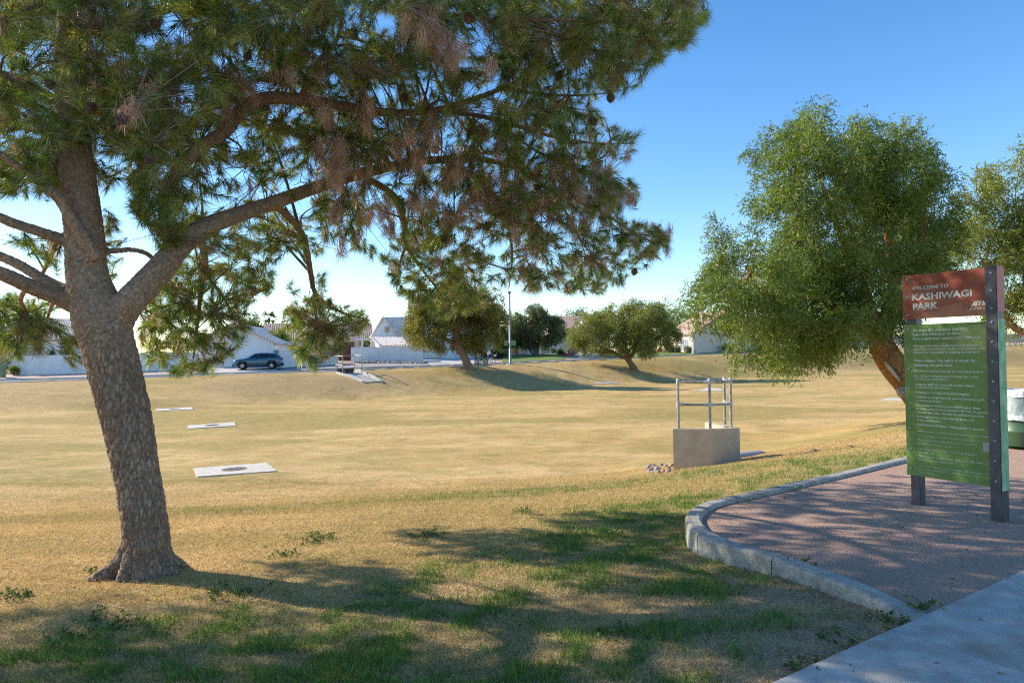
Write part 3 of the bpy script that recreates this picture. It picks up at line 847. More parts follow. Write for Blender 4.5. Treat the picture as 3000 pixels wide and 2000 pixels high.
TPn = TP - np.array(PB)
def green_tufts(idx, per, nw=0.0046):
    n = len(idx); m_ = n * per
    ax = unit(TD[idx] + rng.normal(size=(n, 3)) * 0.45 + np.array([0, 0, -0.05]))
    ax = np.repeat(ax, per, 0)
    u = rng.normal(size=(m_, 3)); u = unit(u - (u * ax).sum(1, keepdims=True) * ax)
    along = rng.rand(m_)
    th_ = np.radians(18 + 62 * along * rng.uniform(0.6, 1.1, m_))
    dr = ax * np.cos(th_)[:, None] + u * np.sin(th_)[:, None]
    dr[:, 2] -= 0.14; dr = unit(dr)
    ln = rng.uniform(0.09, 0.15, m_) * np.repeat(rng.uniform(0.8, 1.15, n), per)
    base = np.repeat(TPn[idx], per, 0) - ax * (along * 0.12)[:, None]
    V = tri_soup(base, dr, ln, np.full(m_, nw), rng, droop=0.12)
    tc = rng.rand(n)
    ca = np.array([0.085, 0.16, 0.022]); cb = np.array([0.30, 0.30, 0.065]); cd = np.array([0.25, 0.19, 0.09])
    c = ca + (cb - ca) * (tc ** 1.4)[:, None]
    c = np.where((rng.rand(n) < 0.10)[:, None], cd, c)
    c = np.repeat(c, per, 0) * rng.uniform(0.75, 1.3, (m_, 1))
    return V, c
def dead_tufts(idx, per):
    n = len(idx); m_ = n * per
    al = rng.rand(m_)
    sp_ = np.repeat(rng.uniform(.22, .55, n), per)[:, None]; tl_ = np.repeat(rng.normal(size=(n, 3)) * np.array([.3, .3, .1]), per, 0)
    dr = unit(rng.normal(size=(m_, 3)) * np.array([1, 1, .6]) * sp_ + tl_ + np.array([0, 0, -1.0]))
    ln = rng.uniform(0.07, 0.17, m_) * np.repeat(rng.uniform(.7, 1.2, n), per)
    base = np.repeat(TPn[idx], per, 0) + rng.normal(size=(m_, 3)) * np.array([0.02, 0.02, 0.03]); base[:, 2] += 0.10 * (al - 0.5)
    V = tri_soup(base, dr, ln, np.full(m_, 0.0042), rng)
    c = np.array([0.27, 0.16, 0.10]) + (np.array([0.56, 0.39, 0.285]) - np.array([0.27, 0.16, 0.10])) * rng.rand(n)[:, None]
    c = np.repeat(c, per, 0) * rng.uniform(0.75, 1.25, (m_, 1))
    return V, c
near = TP[:, 1] < 30
gi = np.where(TK == 0)[0]; di = np.where(TK == 1)[0]
uu = np.array([proj(p)[0] if p[1] > .3 else -9e9 for p in TP[gi]]); ww = np.array([proj(p)[1] if p[1] > .3 else -9e9 for p in TP[gi]])
vis = (uu > -100) & (uu < 3100) & (ww > -150)
V1, C1 = green_tufts(gi[vis], 88); V2, C2 = green_tufts(gi[~vis], 46, 0.0062)
V = np.concatenate([V1, V2]); C = np.concatenate([C1, C2])
o = new_obj('needles', np_mesh('needles', V, np.arange(len(V)).reshape(-1, 3), face_col=C), M['needle'], pine); stuff(o)
o['label'] = 'green needle tufts of the pine crown'
V, C = dead_tufts(di, 110)
o = new_obj('dead_needles', np_mesh('dead_needles', V, np.arange(len(V)).reshape(-1, 3), face_col=C), M['needle'], pine); stuff(o)
o['label'] = 'brown dried needle clumps hanging in the crown'
# cones
cone_me = []
for s in range(3):
    cm = MB(); L = 0.085; rows = 7
    for j in range(rows):
        t = j / (rows - 1); r = 0.034 * math.sin(math.pi * (0.16 + 0.8 * t)) ; z = -L * t
        nsc = 8
        for k in range(nsc):
            a = 2 * math.pi * (k + 0.5 * (j % 2)) / nsc + s
            d = Vector((math.cos(a), math.sin(a), 0)); tt = Vector((-d.y, d.x, 0)); c0 = Vector((0, 0, z))
            o1 = c0 + d * r * 0.5; o2 = c0 + d * (r + 0.008) + Vector((0, 0, -0.006))
            cm.add([o1 + tt * r * 0.42, o1 - tt * r * 0.42, o2 - tt * r * 0.3, o2 + tt * r * 0.3, c0 + d * r * 0.7 + Vector((0, 0, 0.014))], [(0, 1, 2, 3), (0, 4, 1), (1, 4, 2), (2, 4, 3), (3, 4, 0)])
    cm.ellipsoid((0, 0, -L / 2), (0.022, 0.022, L / 2), 6, 5)
    me = cm.mesh('pine_cone'); me.materials.append(M['cone']); cone_me.append(me)
cone_px = [(293, 50, 5.2), (145, 195, 5.1), (252, 290, 5.0), (322, 335, 5.0), (345, 305, 5.2), (362, 435, 4.9), (310, 465, 5.0), (580, 18, 5.8), (1235, 550, 7.0), (1270, 480, 7.0), (1015, 380, 6.4), (1390, 490, 7.2), (1395, 80, 5.2), (1605, 450, 7.4), (1510, 445, 7.4),
           (1660, 430, 7.4), (1740, 300, 6.6), (1820, 250, 6.2), (1795, 555, 7.9), (1825, 510, 7.9), (1450, 685, 7.8), (1325, 690, 7.6), (1165, 470, 6.9), (980, 845, 8.6), (960, 40, 5.6), (1045, 50, 5.6), (1140, 50, 5.5), (1010, 420, 6.6), (1620, 500, 7.6), (1560, 540, 7.6),
           (1900, 620, 8.3), (1690, 200, 6.2), (1880, 790, 8.5), (1540, 770, 8.2), (720, 120, 6.2), (880, 400, 6.6), (450, 100, 5.4), (1230, 250, 6.0), (1450, 180, 5.6), (680, 640, 6.8)]
for i, (a, b, Yd) in enumerate(cone_px):
    o = new_obj('pine_cone', cone_me[i % 3], None, pine); q_ = np.array(pt(a, b, Yd)); o.location = Vector(TP[np.linalg.norm(TP - q_, axis=1).argmin()]) - PB + Vector((0, 0, -.01))
    o.rotation_euler = (rng.uniform(-0.8, 0.8), rng.uniform(-0.8, 0.8), rng.uniform(0, 6))
# ------------------------------------------------------------------ broadleaf trees and shrubs
def sprigs(pos, dirs, per, slen, llen, lw, cols, rng, droop=0.3, spread=0.8, kite=True):
    """leaf sprays: per leaves along a short stem from each position"""
    n = len(pos); m_ = n * per
    t = rng.rand(m_)
    D = np.repeat(dirs, per, 0)
    b = np.repeat(pos, per, 0) + D * (t * slen)[:, None] + rng.normal(size=(m_, 3)) * slen * 0.08
    b[:, 2] -= droop * slen * t * t
    ld = unit(D * 0.6 + rng.normal(size=(m_, 3)) * spread + np.array([0, 0, -droop]))
    L = llen * rng.uniform(0.65, 1.25, m_)
    sd = unit(np.cross(ld, rng.normal(size=(m_, 3))))
    w = (lw * rng.uniform(0.7, 1.2, m_) / 2)[:, None]
    tip = b + ld * L[:, None]; mid = b + ld * (L * 0.45)[:, None]
    c = np.repeat(cols, per, 0) * rng.uniform(0.75, 1.3, (m_, 1))
    if kite:
        V = np.stack([b, mid + sd * w, tip, mid - sd * w], 1).reshape(-1, 3)
        return V, np.arange(len(V)).reshape(-1, 4), c
    V = np.stack([b - sd * w, b + sd * w, tip], 1).reshape(-1, 3)
    return V, np.arange(len(V)).reshape(-1, 3), c

def lobes_sample(lobes, n, rng, shell=0.45):
    C = np.array([l[0] for l in lobes], float); Rd = np.array([l[1] for l in lobes], float)
    w = (Rd[:, 0] * Rd[:, 1] * Rd[:, 2]) ** (0.72); w /= w.sum()
    k = rng.choice(len(lobes), n, p=w)
    # leaves gather in clumps spread through each lobe
    nc = 16; q = k * nc + rng.randint(0, nc, n)
    cv = unit(rng.normal(size=(len(lobes) * nc, 3)))
    cr = shell + (1 - shell) * rng.rand(len(lobes) * nc) ** 0.6
    cc = np.repeat(C, nc, 0) + cv * np.repeat(Rd, nc, 0) * cr[:, None] * 0.88
    g = rng.normal(size=(n, 3)) * Rd[k] * 0.15
    p = cc[q] + g
    v = unit(cv[q] * 0.6 + unit(g) * 0.7)
    return p, v, q

def leaf_tree(name, label, base, paths, lobes, n, per, slen, llen, lw, ca, cb, seed, droop=0.35, twig_mat='twig_red', group=None, kite=True, voxel=None, barkp=None, cat='tree', spread=0.8, limbs=True, shell=0.45):
    rng = np.random.RandomState(seed)
    B = Vector(base)
    t = thing(name, label, cat, tuple(B), 0, group)
    mb = MB()
    skel = []
    for P0, R0 in paths:
        P, Rr = dense(P0, R0, 5); mb.tube([p - B for p in P], Rr, 10); skel += [(p, r) for p, r in zip(P, Rr)]
    if limbs:
        S = np.array([tuple(p) for p, r in skel]); S = S[S[:, 2] > B.z + 0.35 * (S[:, 2].max() - B.z)]
        for c, r in lobes:
            c = np.array(c); i = np.linalg.norm(S - c, axis=1).argmin()
            a = Vector(S[i]); b = Vector(c); L = (b - a).length
            if L < 0.15: continue
            mid = a.lerp(b, 0.5) + Vector(rng.normal(size=3)) * 0.10 * L
            r0 = 0.010 * L + 0.012
            mb.tube([p - B for p in dense([a, mid, b], [1, 1, 1], 4)[0]], [r0 * (1 - 0.08 * k) for k in range(9)], 6)
            for q in range(3):
                e = b + Vector(rng.normal(size=3)) * float(np.mean(r)) * 0.45
                mb.tube([b - B, b.lerp(e, 0.5) - B + Vector(rng.normal(size=3)) * 0.05, e - B], [r0 * 0.5, r0 * 0.4, r0 * 0.2], 4, cap=False)
    if voxel:
        me = fuse(mb, voxel, 2); bark(me, *barkp[0], **barkp[1]); new_obj('trunk', me, M['bark'], t)
    else:
        mb.build('trunk', M[twig_mat], t, smooth=True)
    p, v, k = lobes_sample(lobes, n, rng, shell)
    d = unit(v * 0.8 + rng.normal(size=p.shape) * 0.5 + np.array([0, 0, -0.2]))
    lt = rng.rand(len(lobes) * 16); tc = np.clip(0.5 * lt[k] + 0.5 * rng.rand(n), 0, 1)
    cols = np.array(ca) + (np.array(cb) - np.array(ca)) * tc[:, None]
    V, F_, c = sprigs(p - np.array(B), d, per, slen, llen, lw, cols, rng, droop, spread, kite)
    o = new_obj('crown', np_mesh('crown', V, F_, face_col=c), M['leaf'], t); stuff(o)
    return t

def L_px(lst, Y, rng=None, thick=1.0, jit=1.0, flat=1.0):
    """lobes from photo places: (px, py, r_px[, dY])"""
    out = []; r_ = np.random.RandomState(len(lst))
    for l in lst:
        dy = l[3] if len(l) > 3 else r_.normal() * jit
        c = pt(l[0], l[1], Y + dy); r = l[2] * Y / F_PX
        out.append((tuple(c), (r, r * thick, r * flat)))
    return out
def W_px(lst, Y):
    return [pt(a, b, Y + (q[0] if q else 0)) for a, b, w, *q in lst], [w * Y / F_PX / 2 for a, b, w, *q in lst]

# big tree behind the sign
BTY = 24.0
bt_base = Vector((pt(2735, 1200, BTY).x, BTY, 0)); bt_base.z = tz(bt_base.x, bt_base.y)
pb = proj(bt_base)
bt_l = [(2390, 335, 45), (2375, 385, 55), (2290, 420, 60), (2240, 400, 30), (2350, 440, 85), (2250, 470, 45), (2300, 520, 75), (2530, 410, 80), (2480, 440, 70), (2590, 440, 70), (2675, 415, 60), (2690, 480, 70), (2640, 530, 110), (2400, 540, 120), (2550, 600, 130),
        (2730, 600, 100), (2780, 650, 60), (2720, 710, 90, 1.5), (2640, 700, 110), (2300, 620, 70), (2420, 680, 120, -1), (2520, 760, 130, -1.2), (2330, 760, 110), (2250, 800, 95), (2160, 790, 80), (2110, 720, 48), (2095, 660, 28), (2180, 700, 42), (2070, 830, 55), (2030, 850, 28), (2130, 880, 70), (2220, 900, 100),
        (2330, 890, 110, -1.4), (2450, 880, 110, -1.2), (2560, 880, 100, -1), (2640, 850, 90), (2640, 960, 50, -0.5), (2190, 980, 70), (2270, 1000, 80), (2360, 990, 85), (2440, 980, 75), (2240, 1050, 38), (2330, 1055, 42), (2420, 1030, 40), (2160, 1030, 30), (2520, 960, 60), (2700, 780, 80, 1.2)]
bt_lobes = L_px(bt_l, BTY, thick=1.15, jit=1.5)
bt_lobes += [((c[0] + 0.2, c[1] + 2.2, c[2] - 0.1), (r[0] * .9, r[1], r[2] * .9)) for c, r in bt_lobes[::3]]
bt_paths = [W_px([(pb[0] + 8, pb[1] + 30, 130), (pb[0], pb[1] - 10, 105), (2695, 1165, 88), (2660, 1120, 82), (2622, 1075, 80), (2592, 1030, 74), (2580, 990, 64), (2600, 930, 50), (2620, 860, 40), (2610, 760, 28), (2590, 600, 16), (2560, 450, 7)], BTY),
            W_px([(2590, 1020, 50), (2565, 985, 46), (2530, 965, 40), (2480, 930, 32), (2400, 880, 26), (2300, 830, 18), (2200, 800, 10)], BTY - .2),
            W_px([(2582, 1000, 44), (2560, 930, 34), (2530, 850, 28), (2480, 720, 22), (2420, 580, 14), (2380, 430, 6)], BTY + .2),
            W_px([(2600, 930, 34), (2660, 850, 28), (2700, 740, 20), (2710, 620, 12)], BTY + .4)]
bt = leaf_tree('acacia_tree', 'big drooping narrow-leaved tree with twisted orange-brown trunk standing behind the park sign', bt_base, bt_paths, bt_lobes, 27000, 8, 0.36, 0.16, 0.034,
          (0.045, 0.085, 0.014), (0.225, 0.275, 0.052), 3, droop=0.5, voxel=0.035, barkp=((0.02, 14, 7), dict(plate=(0.42, 0.23, 0.10), crack=(0.16, 0.075, 0.03), tint=(0.42, 0.34, 0.26), seed=4)))
# pale scar wood on the trunk and the sawn knot
sc = MB()
for (q0, q1, w0, w1) in [((2592, 1060), (2636, 1115), 0.07, 0.06)]:
    a = pt(*q0, BTY - 0.41) - bt_base; b = pt(*q1, BTY - 0.41) - bt_base
    sc.tube([a, a.lerp(b, .35), a.lerp(b, .7), b], [0.03, w0, w1, 0.03], 8)
sc.build('bark_scar', pmat('bare_wood', (0.42, 0.34, 0.25), (0.58, 0.50, 0.40), scale=12, stretch=(4, 4, 1), rough=0.9, bump=0.5), bt, smooth=True)
kn = MB(); c = pt(2645, 1148, BTY - 0.40) - bt_base
ax = Vector((-0.45, -0.85, 0.1)).normalized()
kn.tube([c - ax * .12, c, c + ax * 0.13, c + ax * 0.15, c + ax * 0.10], [0.20, 0.18, 0.15, 0.10, 0.03], 14)
kn.build('branch_knot', pmat('sawn_wood', (0.25, 0.19, 0.14), (0.55, 0.47, 0.38), scale=20, rough=0.9, bump=0.7), bt, smooth=True)

# the tree at the right edge
RY = 33.0
rb = Vector((pt(3085, 1060, RY).x, RY, 0)); rb.z = tz(rb.x, rb.y)
q = proj(rb)
rl = L_px([(2860, 560, 60), (2910, 520, 55), (2960, 560, 90), (2840, 640, 70), (2900, 680, 110), (3000, 650, 130), (2850, 760, 90), (2930, 800, 120), (3050, 780, 140), (2810, 720, 45), (2880, 870, 80), (2980, 900, 90), (3080, 600, 110), (3150, 720, 140), (3120, 880, 110), (2990, 480, 50), (2930, 930, 45), (3040, 440, 60)], RY, jit=1.3)
leaf_tree('acacia_tree', 'yellow-green willowy tree cut off by the right edge, behind the sign post', rb, [W_px([(q[0], q[1] + 6, 46), (q[0] - 10, q[1] - 30, 38), (3050, 985, 32), (3025, 930, 28), (3010, 860, 20), (3000, 700, 12)], RY), W_px([(3045, 980, 26), (2975, 962, 20), (2930, 890, 14), (2890, 760, 8)], RY), W_px([(3050, 970, 24), (3080, 920, 18), (3120, 820, 10)], RY)],
          rl, 8500, 8, 0.38, 0.19, 0.045, (0.09, 0.125, 0.022), (0.28, 0.30, 0.06), 8, droop=0.4)

# round tree on the far bank
tb = gnd(1374, 1081); TY = tb.y; s = TY / F_PX
tl = L_px([(1240, 960, 52), (1215, 985, 32), (1260, 900, 55), (1310, 870, 70), (1320, 940, 80), (1390, 890, 75), (1400, 960, 70), (1440, 940, 48), (1430, 985, 34), (1280, 990, 38), (1345, 1000, 36), (1395, 1005, 28), (1225, 925, 36), (1440, 890, 40), (1340, 830, 50), (1205, 960, 24), (1455, 975, 20), (1250, 1005, 20)], TY, jit=1.6, thick=1.3, flat=0.92)
leaf_tree('round_tree', 'dense round-crowned olive-green tree with single leaning trunk on the far bank', tb, [W_px([(1374, 1090, 36), (1373, 1078, 28), (1362, 1050, 22), (1348, 1020, 22), (1338, 985, 20), (1330, 930, 12), (1325, 880, 6)], TY), W_px([(1347, 1018, 16), (1310, 995, 12), (1270, 970, 8)], TY), W_px([(1346, 1010, 16), (1380, 980, 12), (1420, 950, 6)], TY)],
          tl, 15000, 6, 0.50, 0.24, 0.075, (0.09, 0.09, 0.022), (0.30, 0.27, 0.06), 12, droop=0.55, shell=0.25, kite=False)
# wide acacia on the far bank
ab = gnd(1857, 1084); AY_ = ab.y
al = L_px([(1700, 985, 36), (1680, 1000, 24), (1720, 955, 38), (1760, 940, 42), (1800, 960, 48), (1760, 1000, 36), (1850, 920, 40), (1830, 960, 44), (1890, 950, 46), (1880, 990, 42), (1930, 960, 40), (1960, 985, 30), (1970, 965, 26), (1840, 1010, 34), (1900, 1020, 26), (1800, 1010, 30), (1725, 1020, 20), (1755, 925, 22), (1790, 905, 16), (1920, 920, 34), (1865, 895, 22), (1950, 1010, 16), (1760, 1030, 14)], AY_, jit=1.6, thick=1.3)
leaf_tree('acacia_tree', 'wide low acacia with orange forked trunk on the far bank, shadow stretching right', ab, [W_px([(1862, 1092, 26), (1857, 1080, 22), (1848, 1065, 17), (1840, 1052, 16), (1838, 1045, 14), (1835, 1025, 10), (1832, 980, 6)], AY_), W_px([(1840, 1050, 13), (1820, 1044, 12), (1795, 1032, 10), (1770, 1015, 7)], AY_), W_px([(1842, 1052, 13), (1856, 1032, 12), (1862, 1010, 9), (1880, 970, 6)], AY_), W_px([(1838, 1044, 10), (1842, 1030, 9), (1850, 1020, 7), (1900, 1000, 5)], AY_)],
          al, 14000, 6, 0.50, 0.22, 0.065, (0.11, 0.135, 0.03), (0.28, 0.29, 0.07), 15, droop=0.45, kite=False)
# olive tree across the street
oY = 96.0; ob = Vector((pt(1572, 1040, oY).x, oY, 0)); ob.z = tz(ob.x, ob.y); q = proj(ob)
ol = L_px([(1500, 970, 30), (1510, 940, 28), (1540, 950, 34), (1580, 920, 30), (1575, 905, 18), (1560, 910, 16), (1600, 960, 34), (1560, 985, 30), (1620, 980, 26), (1640, 975, 22), (1630, 945, 20), (1520, 995, 22), (1610, 1000, 14), (1490, 990, 14), (1545, 1000, 14), (1652, 970, 14)], oY, jit=1.5, thick=1.2)
leaf_tree('olive_tree', 'grey-green multi-trunk tree on the green front lawn across the street', ob, [W_px([(q[0] + 2, q[1] + 2, 11), (1575, 1025, 9), (1578, 1008, 8), (1580, 985, 5), (1580, 940, 3)], oY), W_px([(q[0] - 2, q[1] + 2, 9), (1568, 1022, 8), (1564, 1010, 7), (1555, 990, 4)], oY), W_px([(q[0] - 4, q[1] + 2, 8), (1548, 1020, 6), (1536, 1008, 5), (1515, 990, 4)], oY)],
          ol, 6500, 6, 0.6, 0.28, 0.09, (0.075, 0.10, 0.04), (0.20, 0.21, 0.085), 18, droop=0.5, twig_mat='twig', kite=False)

def bush(name, label, px, py, Y, rx, rz, ca, cb, n=500, seed=1, llen=0.16, lw=0.06, per=5, cat='shrub', group=None, tall=1.0, base=None, stems=True, nl=6):
    """shrub: several stems and a leafy mass; px, py is where its foot shows"""
    rng = np.random.RandomState(seed)
    if base is None:
        x = pt(px, py, Y).x; base = Vector((x, Y, tz(x, Y)))
    lobes = []
    for k in range(nl):
        a = rng.uniform(0, 6.28); rr = rng.uniform(0.0, 0.55)
        lobes.append(((base.x + math.cos(a) * rx * rr, base.y + math.sin(a) * rx * rr, base.z + rz * rng.uniform(0.35, 0.68)), (rx * rng.uniform(.42, .6), rx * rng.uniform(.42, .6), rz * rng.uniform(.3, .42))))
    paths = []
    for k in range(3):
        l = lobes[k][0]
        paths.append(([base + Vector((0.05 * k - .05, 0, -0.05)), base.lerp(Vector(l), 0.5), Vector(l)], [0.03, 0.025, 0.01]))
    return leaf_tree(name, label, base, paths, lobes, n, per, rx * 0.18, llen, lw, ca, cb, seed + 50, droop=0.2, cat=cat, group=group, limbs=False, shell=0.3, kite=False)
G1 = ((0.05, 0.10, 0.02), (0.13, 0.20, 0.045)); G2 = ((0.12, 0.16, 0.03), (0.26, 0.30, 0.06)); G3 = ((0.025, 0.055, 0.018), (0.07, 0.11, 0.03)); G4 = ((0.09, 0.12, 0.07), (0.20, 0.22, 0.13))
bush('rounded_shrub', 'round clipped yellow-green shrub beside the cactus at the left edge', 40, 1100, 61, 0.62, 1.15, *G2, n=700, seed=2, llen=.09, lw=.05)
bush('dark_shrub', 'dark leafy shrub behind the cactus at the far left', 5, 1098, 63.5, 1.1, 2.2, *G3, n=500, seed=3, llen=.12)
bush('hedge_shrub', 'tall dark green shrub rising over the left white wall', 190, 1050, 67, 0.9, 3.3, *G3, n=700, seed=4, llen=.15)
bush('hedge_shrub', 'low dark green shrub peeping over the left white wall near the trunk', 150, 1050, 67.5, 0.8, 2.5, *G3, n=450, seed=5, llen=.15)
bush('garden_tree', 'dark green tree showing above the garage roof', 742, 1040, 82, 1.9, 6.2, *G1, n=1300, seed=6, llen=.28, lw=.12)
bush('citrus_tree', 'bright yellow-green garden tree right of the garage gable', 810, 1040, 78, 2.3, 4.3, *G2, n=1600, seed=7, llen=.22, lw=.10)
bush('garden_shrub', 'green shrub under the patio roof of the white house', 1070, 1040, 86, 1.3, 3.2, *G1, n=500, seed=8, llen=.18)
bush('dark_shrub', 'wide very dark shrub behind the cyclist', 1455, 1044, 88, 1.7, 1.25, *G3, n=900, seed=9, llen=.14, nl=8)
bush('dark_shrub', 'small dark shrub at the garage corner left of the cyclist', 1418, 1045, 88, 0.6, 0.8, *G3, n=300, seed=10, llen=.12)
bush('leafy_hedge', 'bright green overhanging hedge between white house and light pole', 1470, 1040, 93, 1.9, 2.6, *G1, n=1100, seed=11, llen=.2, nl=8)
bush('garden_tree', 'yellow-green tree behind the light pole', 1500, 1030, 108, 2.6, 6.2, *G2, n=1000, seed=12, llen=.3, lw=.12)
bush('rounded_shrub', 'bright green shrub beside the beige garage behind the olive tree', 1592, 1035, 105, 1.3, 2.6, *G2, n=700, seed=13, llen=.2)
bush('low_shrub', 'low olive shrub at the driveway edge right of the olive tree', 1622, 1037, 100, 0.75, 0.85, *G4, n=300, seed=14, llen=.12)
bush('low_shrub', 'small green shrub beside the white garage', 1642, 1036, 100, 0.7, 1.1, *G2, n=300, seed=15, llen=.12)
bush('dark_shrub', 'dark clipped shrub on the corner lawn by red flowers', 1642, 1042, 97, 0.85, 0.8, *G3, n=450, seed=16, llen=.1)
bush('flower_bed', 'low patch of red flowers at the lawn corner', 1655, 1045, 95, 0.6, 0.4, (0.45, 0.05, 0.06), (0.62, 0.14, 0.14), n=260, seed=17, llen=.1, cat='flowers')
bush('fountain_grass', 'pinkish tan ornamental grass clump on the street corner', 1675, 1044, 95.5, 0.95, 1.15, (0.30, 0.22, 0.18), (0.50, 0.40, 0.33), n=420, seed=18, llen=.4, lw=.03, cat='grass clump')
bush('sage_shrub', 'tall blue-green shrub behind the ornamental grass', 1688, 1042, 98, 1.1, 2.3, (0.07, 0.13, 0.10), (0.15, 0.22, 0.17), n=700, seed=19, llen=.16)
bush('low_shrub', 'green ground shrub left of the yellow hydrant', 1765, 1036, 104, 1.2, 0.8, *G1, n=380, seed=20, llen=.14)
bush('rust_shrub', 'small rust-red shrub before the beige house', 1932, 1024, 104, 0.6, 0.75, (0.30, 0.08, 0.03), (0.45, 0.18, 0.07), n=260, seed=21, llen=.12)
bush('bougainvillea', 'red flowering bougainvillea shrub against the beige gable wall', 2062, 1023, 103.5, 1.15, 2.9, (0.42, 0.05, 0.04), (0.55, 0.20, 0.10), n=650, seed=22, llen=.2, lw=.1)
bush('wall_shrub', 'dark green shrub right of the red bougainvillea', 2092, 1023, 105, 1.0, 3.0, *G3, n=420, seed=23, llen=.2, lw=.09)
bush('wall_shrub', 'dark shrub low against the beige house beside the big tree', 2135, 1024, 104, 1.2, 1.3, *G3, n=420, seed=24, llen=.16)
for i, (cx, yy, rx, top, lab) in enumerate([(1735, 128, 5.0, 7.0, 'feathery green tree behind the wide acacia, left of the beige roof'), (1880, 132, 6.5, 9.5, 'green mesquite crown rising left behind the beige roof'), (1985, 130, 6.8, 9.6, 'green mesquite crown rising over the beige roof ridge'), (2050, 138, 4.5, 8.6, 'smaller green crown at the right end of the beige roof')]):
    bush('mesquite_tree', lab, cx, 1000, yy, rx, top, (0.09, 0.14, 0.03), (0.22, 0.28, 0.06), n=1700, seed=30 + i, llen=.4, lw=.14, cat='tree', nl=10, group='trees behind the beige house')
bush('conifer_tree', 'pointed grey-green conifer behind the street houses', 1668, 1000, 140, 3.0, 9.6, (0.05, 0.075, 0.04), (0.10, 0.13, 0.07), n=1200, seed=40, llen=.4, lw=.1, cat='tree', nl=9)
bush('conifer_tree', 'taller feathery conifer just right of the pointed one', 1702, 1000, 143, 3.4, 10.6, (0.06, 0.085, 0.045), (0.13, 0.16, 0.08), n=1400, seed=41, llen=.4, lw=.1, cat='tree', nl=9)
bush('garden_tree', 'rounded olive tree low behind the houses, left of the conifers', 1640, 1000, 138, 2.6, 7.2, *G1, n=700, seed=42, llen=.35, lw=.12, cat='tree')
# clipped box hedges before the beige house
def box_hedge(px, Y, w, h, lab, seed):
    rng = np.random.RandomState(seed); x = pt(px, 1020, Y).x; B = Vector((x, Y, tz(x, Y)))
    t = thing('box_hedge', lab, 'hedge', tuple(B), 0, 'clipped hedges before the beige house')
    MB().box(-w * .42, w * .42, -w * .42, w * .42, -0.05, h * .9).build('hedge_core', M['twig'], t)
    n = 500; p = rng.uniform(-1, 1, (n, 3)); ax = rng.randint(0, 3, n); p[np.arange(n), ax] = np.sign(p[np.arange(n), ax]); p *= 1 + 0.05 * rng.normal(size=(n, 1))
    d = unit(p + rng.normal(size=p.shape) * .4); p = p * np.array([w / 2, w / 2, h / 2]) + np.array([0, 0, h / 2 + .03])
    c = np.array(G1[0]) + (np.array(G1[1]) - np.array(G1[0])) * rng.rand(n, 1)
    V, F_, cc = sprigs(p, d, 5, 0.10, 0.10, 0.05, c, rng, 0.1)
    stuff(new_obj('foliage', np_mesh('foliage', V, F_, face_col=cc), M['leaf'], t))
box_hedge(1963, 103, 1.0, 1.0, 'clipped box hedge left of the white gridded window, half behind the acacia', 60)
box_hedge(1983, 102.4, 0.9, 0.95, 'clipped box hedge just left under the white gridded window', 61)
box_hedge(2018, 101.2, 1.0, 0.95, 'clipped box hedge just right under the white gridded window', 62)

# palms
def palm(px, Y, h, lab, seed, crown=1.6):
    rng = np.random.RandomState(seed); x = pt(px, 1000, Y).x; B = Vector((x, Y, tz(x, Y)))
    t = thing('fan_palm', lab, 'palm tree', tuple(B), 0)
    MB().tube([(0, 0, -.2), (0.05, 0, h * .4), (0, 0, h * .8), (0, 0, h)], [0.28, 0.22, 0.20, 0.24], 10).build('trunk', M['twig'], t, smooth=True)
    V = []; C = []
    for k in range(38):
        a = rng.uniform(0, 6.28); e = rng.uniform(-0.9, 1.2); d = Vector((math.cos(a) * math.cos(e), math.sin(a) * math.cos(e), math.sin(e)))
        st = Vector((0, 0, h)) + d * crown * 0.45; sd = d.cross(Vector((0, 0, 1))).normalized(); up = sd.cross(d)
        for q in range(14):
            b = -1.1 + 2.2 * q / 13; dd = (d * math.cos(b) + sd * math.sin(b) + Vector((0, 0, -0.12))).normalized()
            tip = st + dd * crown * 0.62 * (1 - .25 * abs(b)); w = up * 0.04 + sd * 0.03
            V += [st - w, st + w, tip]; C.append(np.array([0.07, 0.11, 0.03]) * rng.uniform(.6, 1.7))
        V += [Vector((0, 0, h)) - sd * .03, Vector((0, 0, h)) + sd * .03, st]; C.append(np.array([0.15, 0.14, 0.06]))
    V = np.array([tuple(v) for v in V]); stuff(new_obj('fronds', np_mesh('fronds', V, np.arange(len(V)).reshape(-1, 3), face_col=np.array(C)), M['leaf'], t))
palm(788, 120, 7.6, 'fan palm above the roofs between pine branches', 70)
palm(757, 125, 6.0, 'lower fan palm half behind the dark garden tree', 71, 1.3)
palm(1474, 150, 6.4, 'far small palm left of the light pole', 72, 1.3)
# saguaro
sx = pt(8, 1100, 59).x; B = Vector((sx, 59, tz(sx, 59)))
t = thing('saguaro_cactus', 'pale green ribbed saguaro cactus column at the left edge', 'cactus', tuple(B))
prof_s = []; mb = MB(); ns = 28; rows = []
for j in range(12):
    z = 3.4 * j / 11; r = 0.26 * (0.82 + 0.18 * math.sin(j / 11 * 2.6)) * (1 if j < 10 else (0.8 if j == 10 else 0.3))
    rows.append([((r * (1 - 0.13 * (k % 2))) * math.cos(2 * math.pi * k / ns), (r * (1 - 0.13 * (k % 2))) * math.sin(2 * math.pi * k / ns), z - .05) for k in range(ns)])
fs = [(j * ns + k, j * ns + (k + 1) % ns, (j + 1) * ns + (k + 1) % ns, (j + 1) * ns + k) for j in range(11) for k in range(ns)] + [tuple(range(11 * ns, 12 * ns))]
mb.add([v for r in rows for v in r], fs).build('stem', pmat('cactus_skin', (0.16, 0.20, 0.10), (0.27, 0.30, 0.18), scale=6, rough=.8), t)
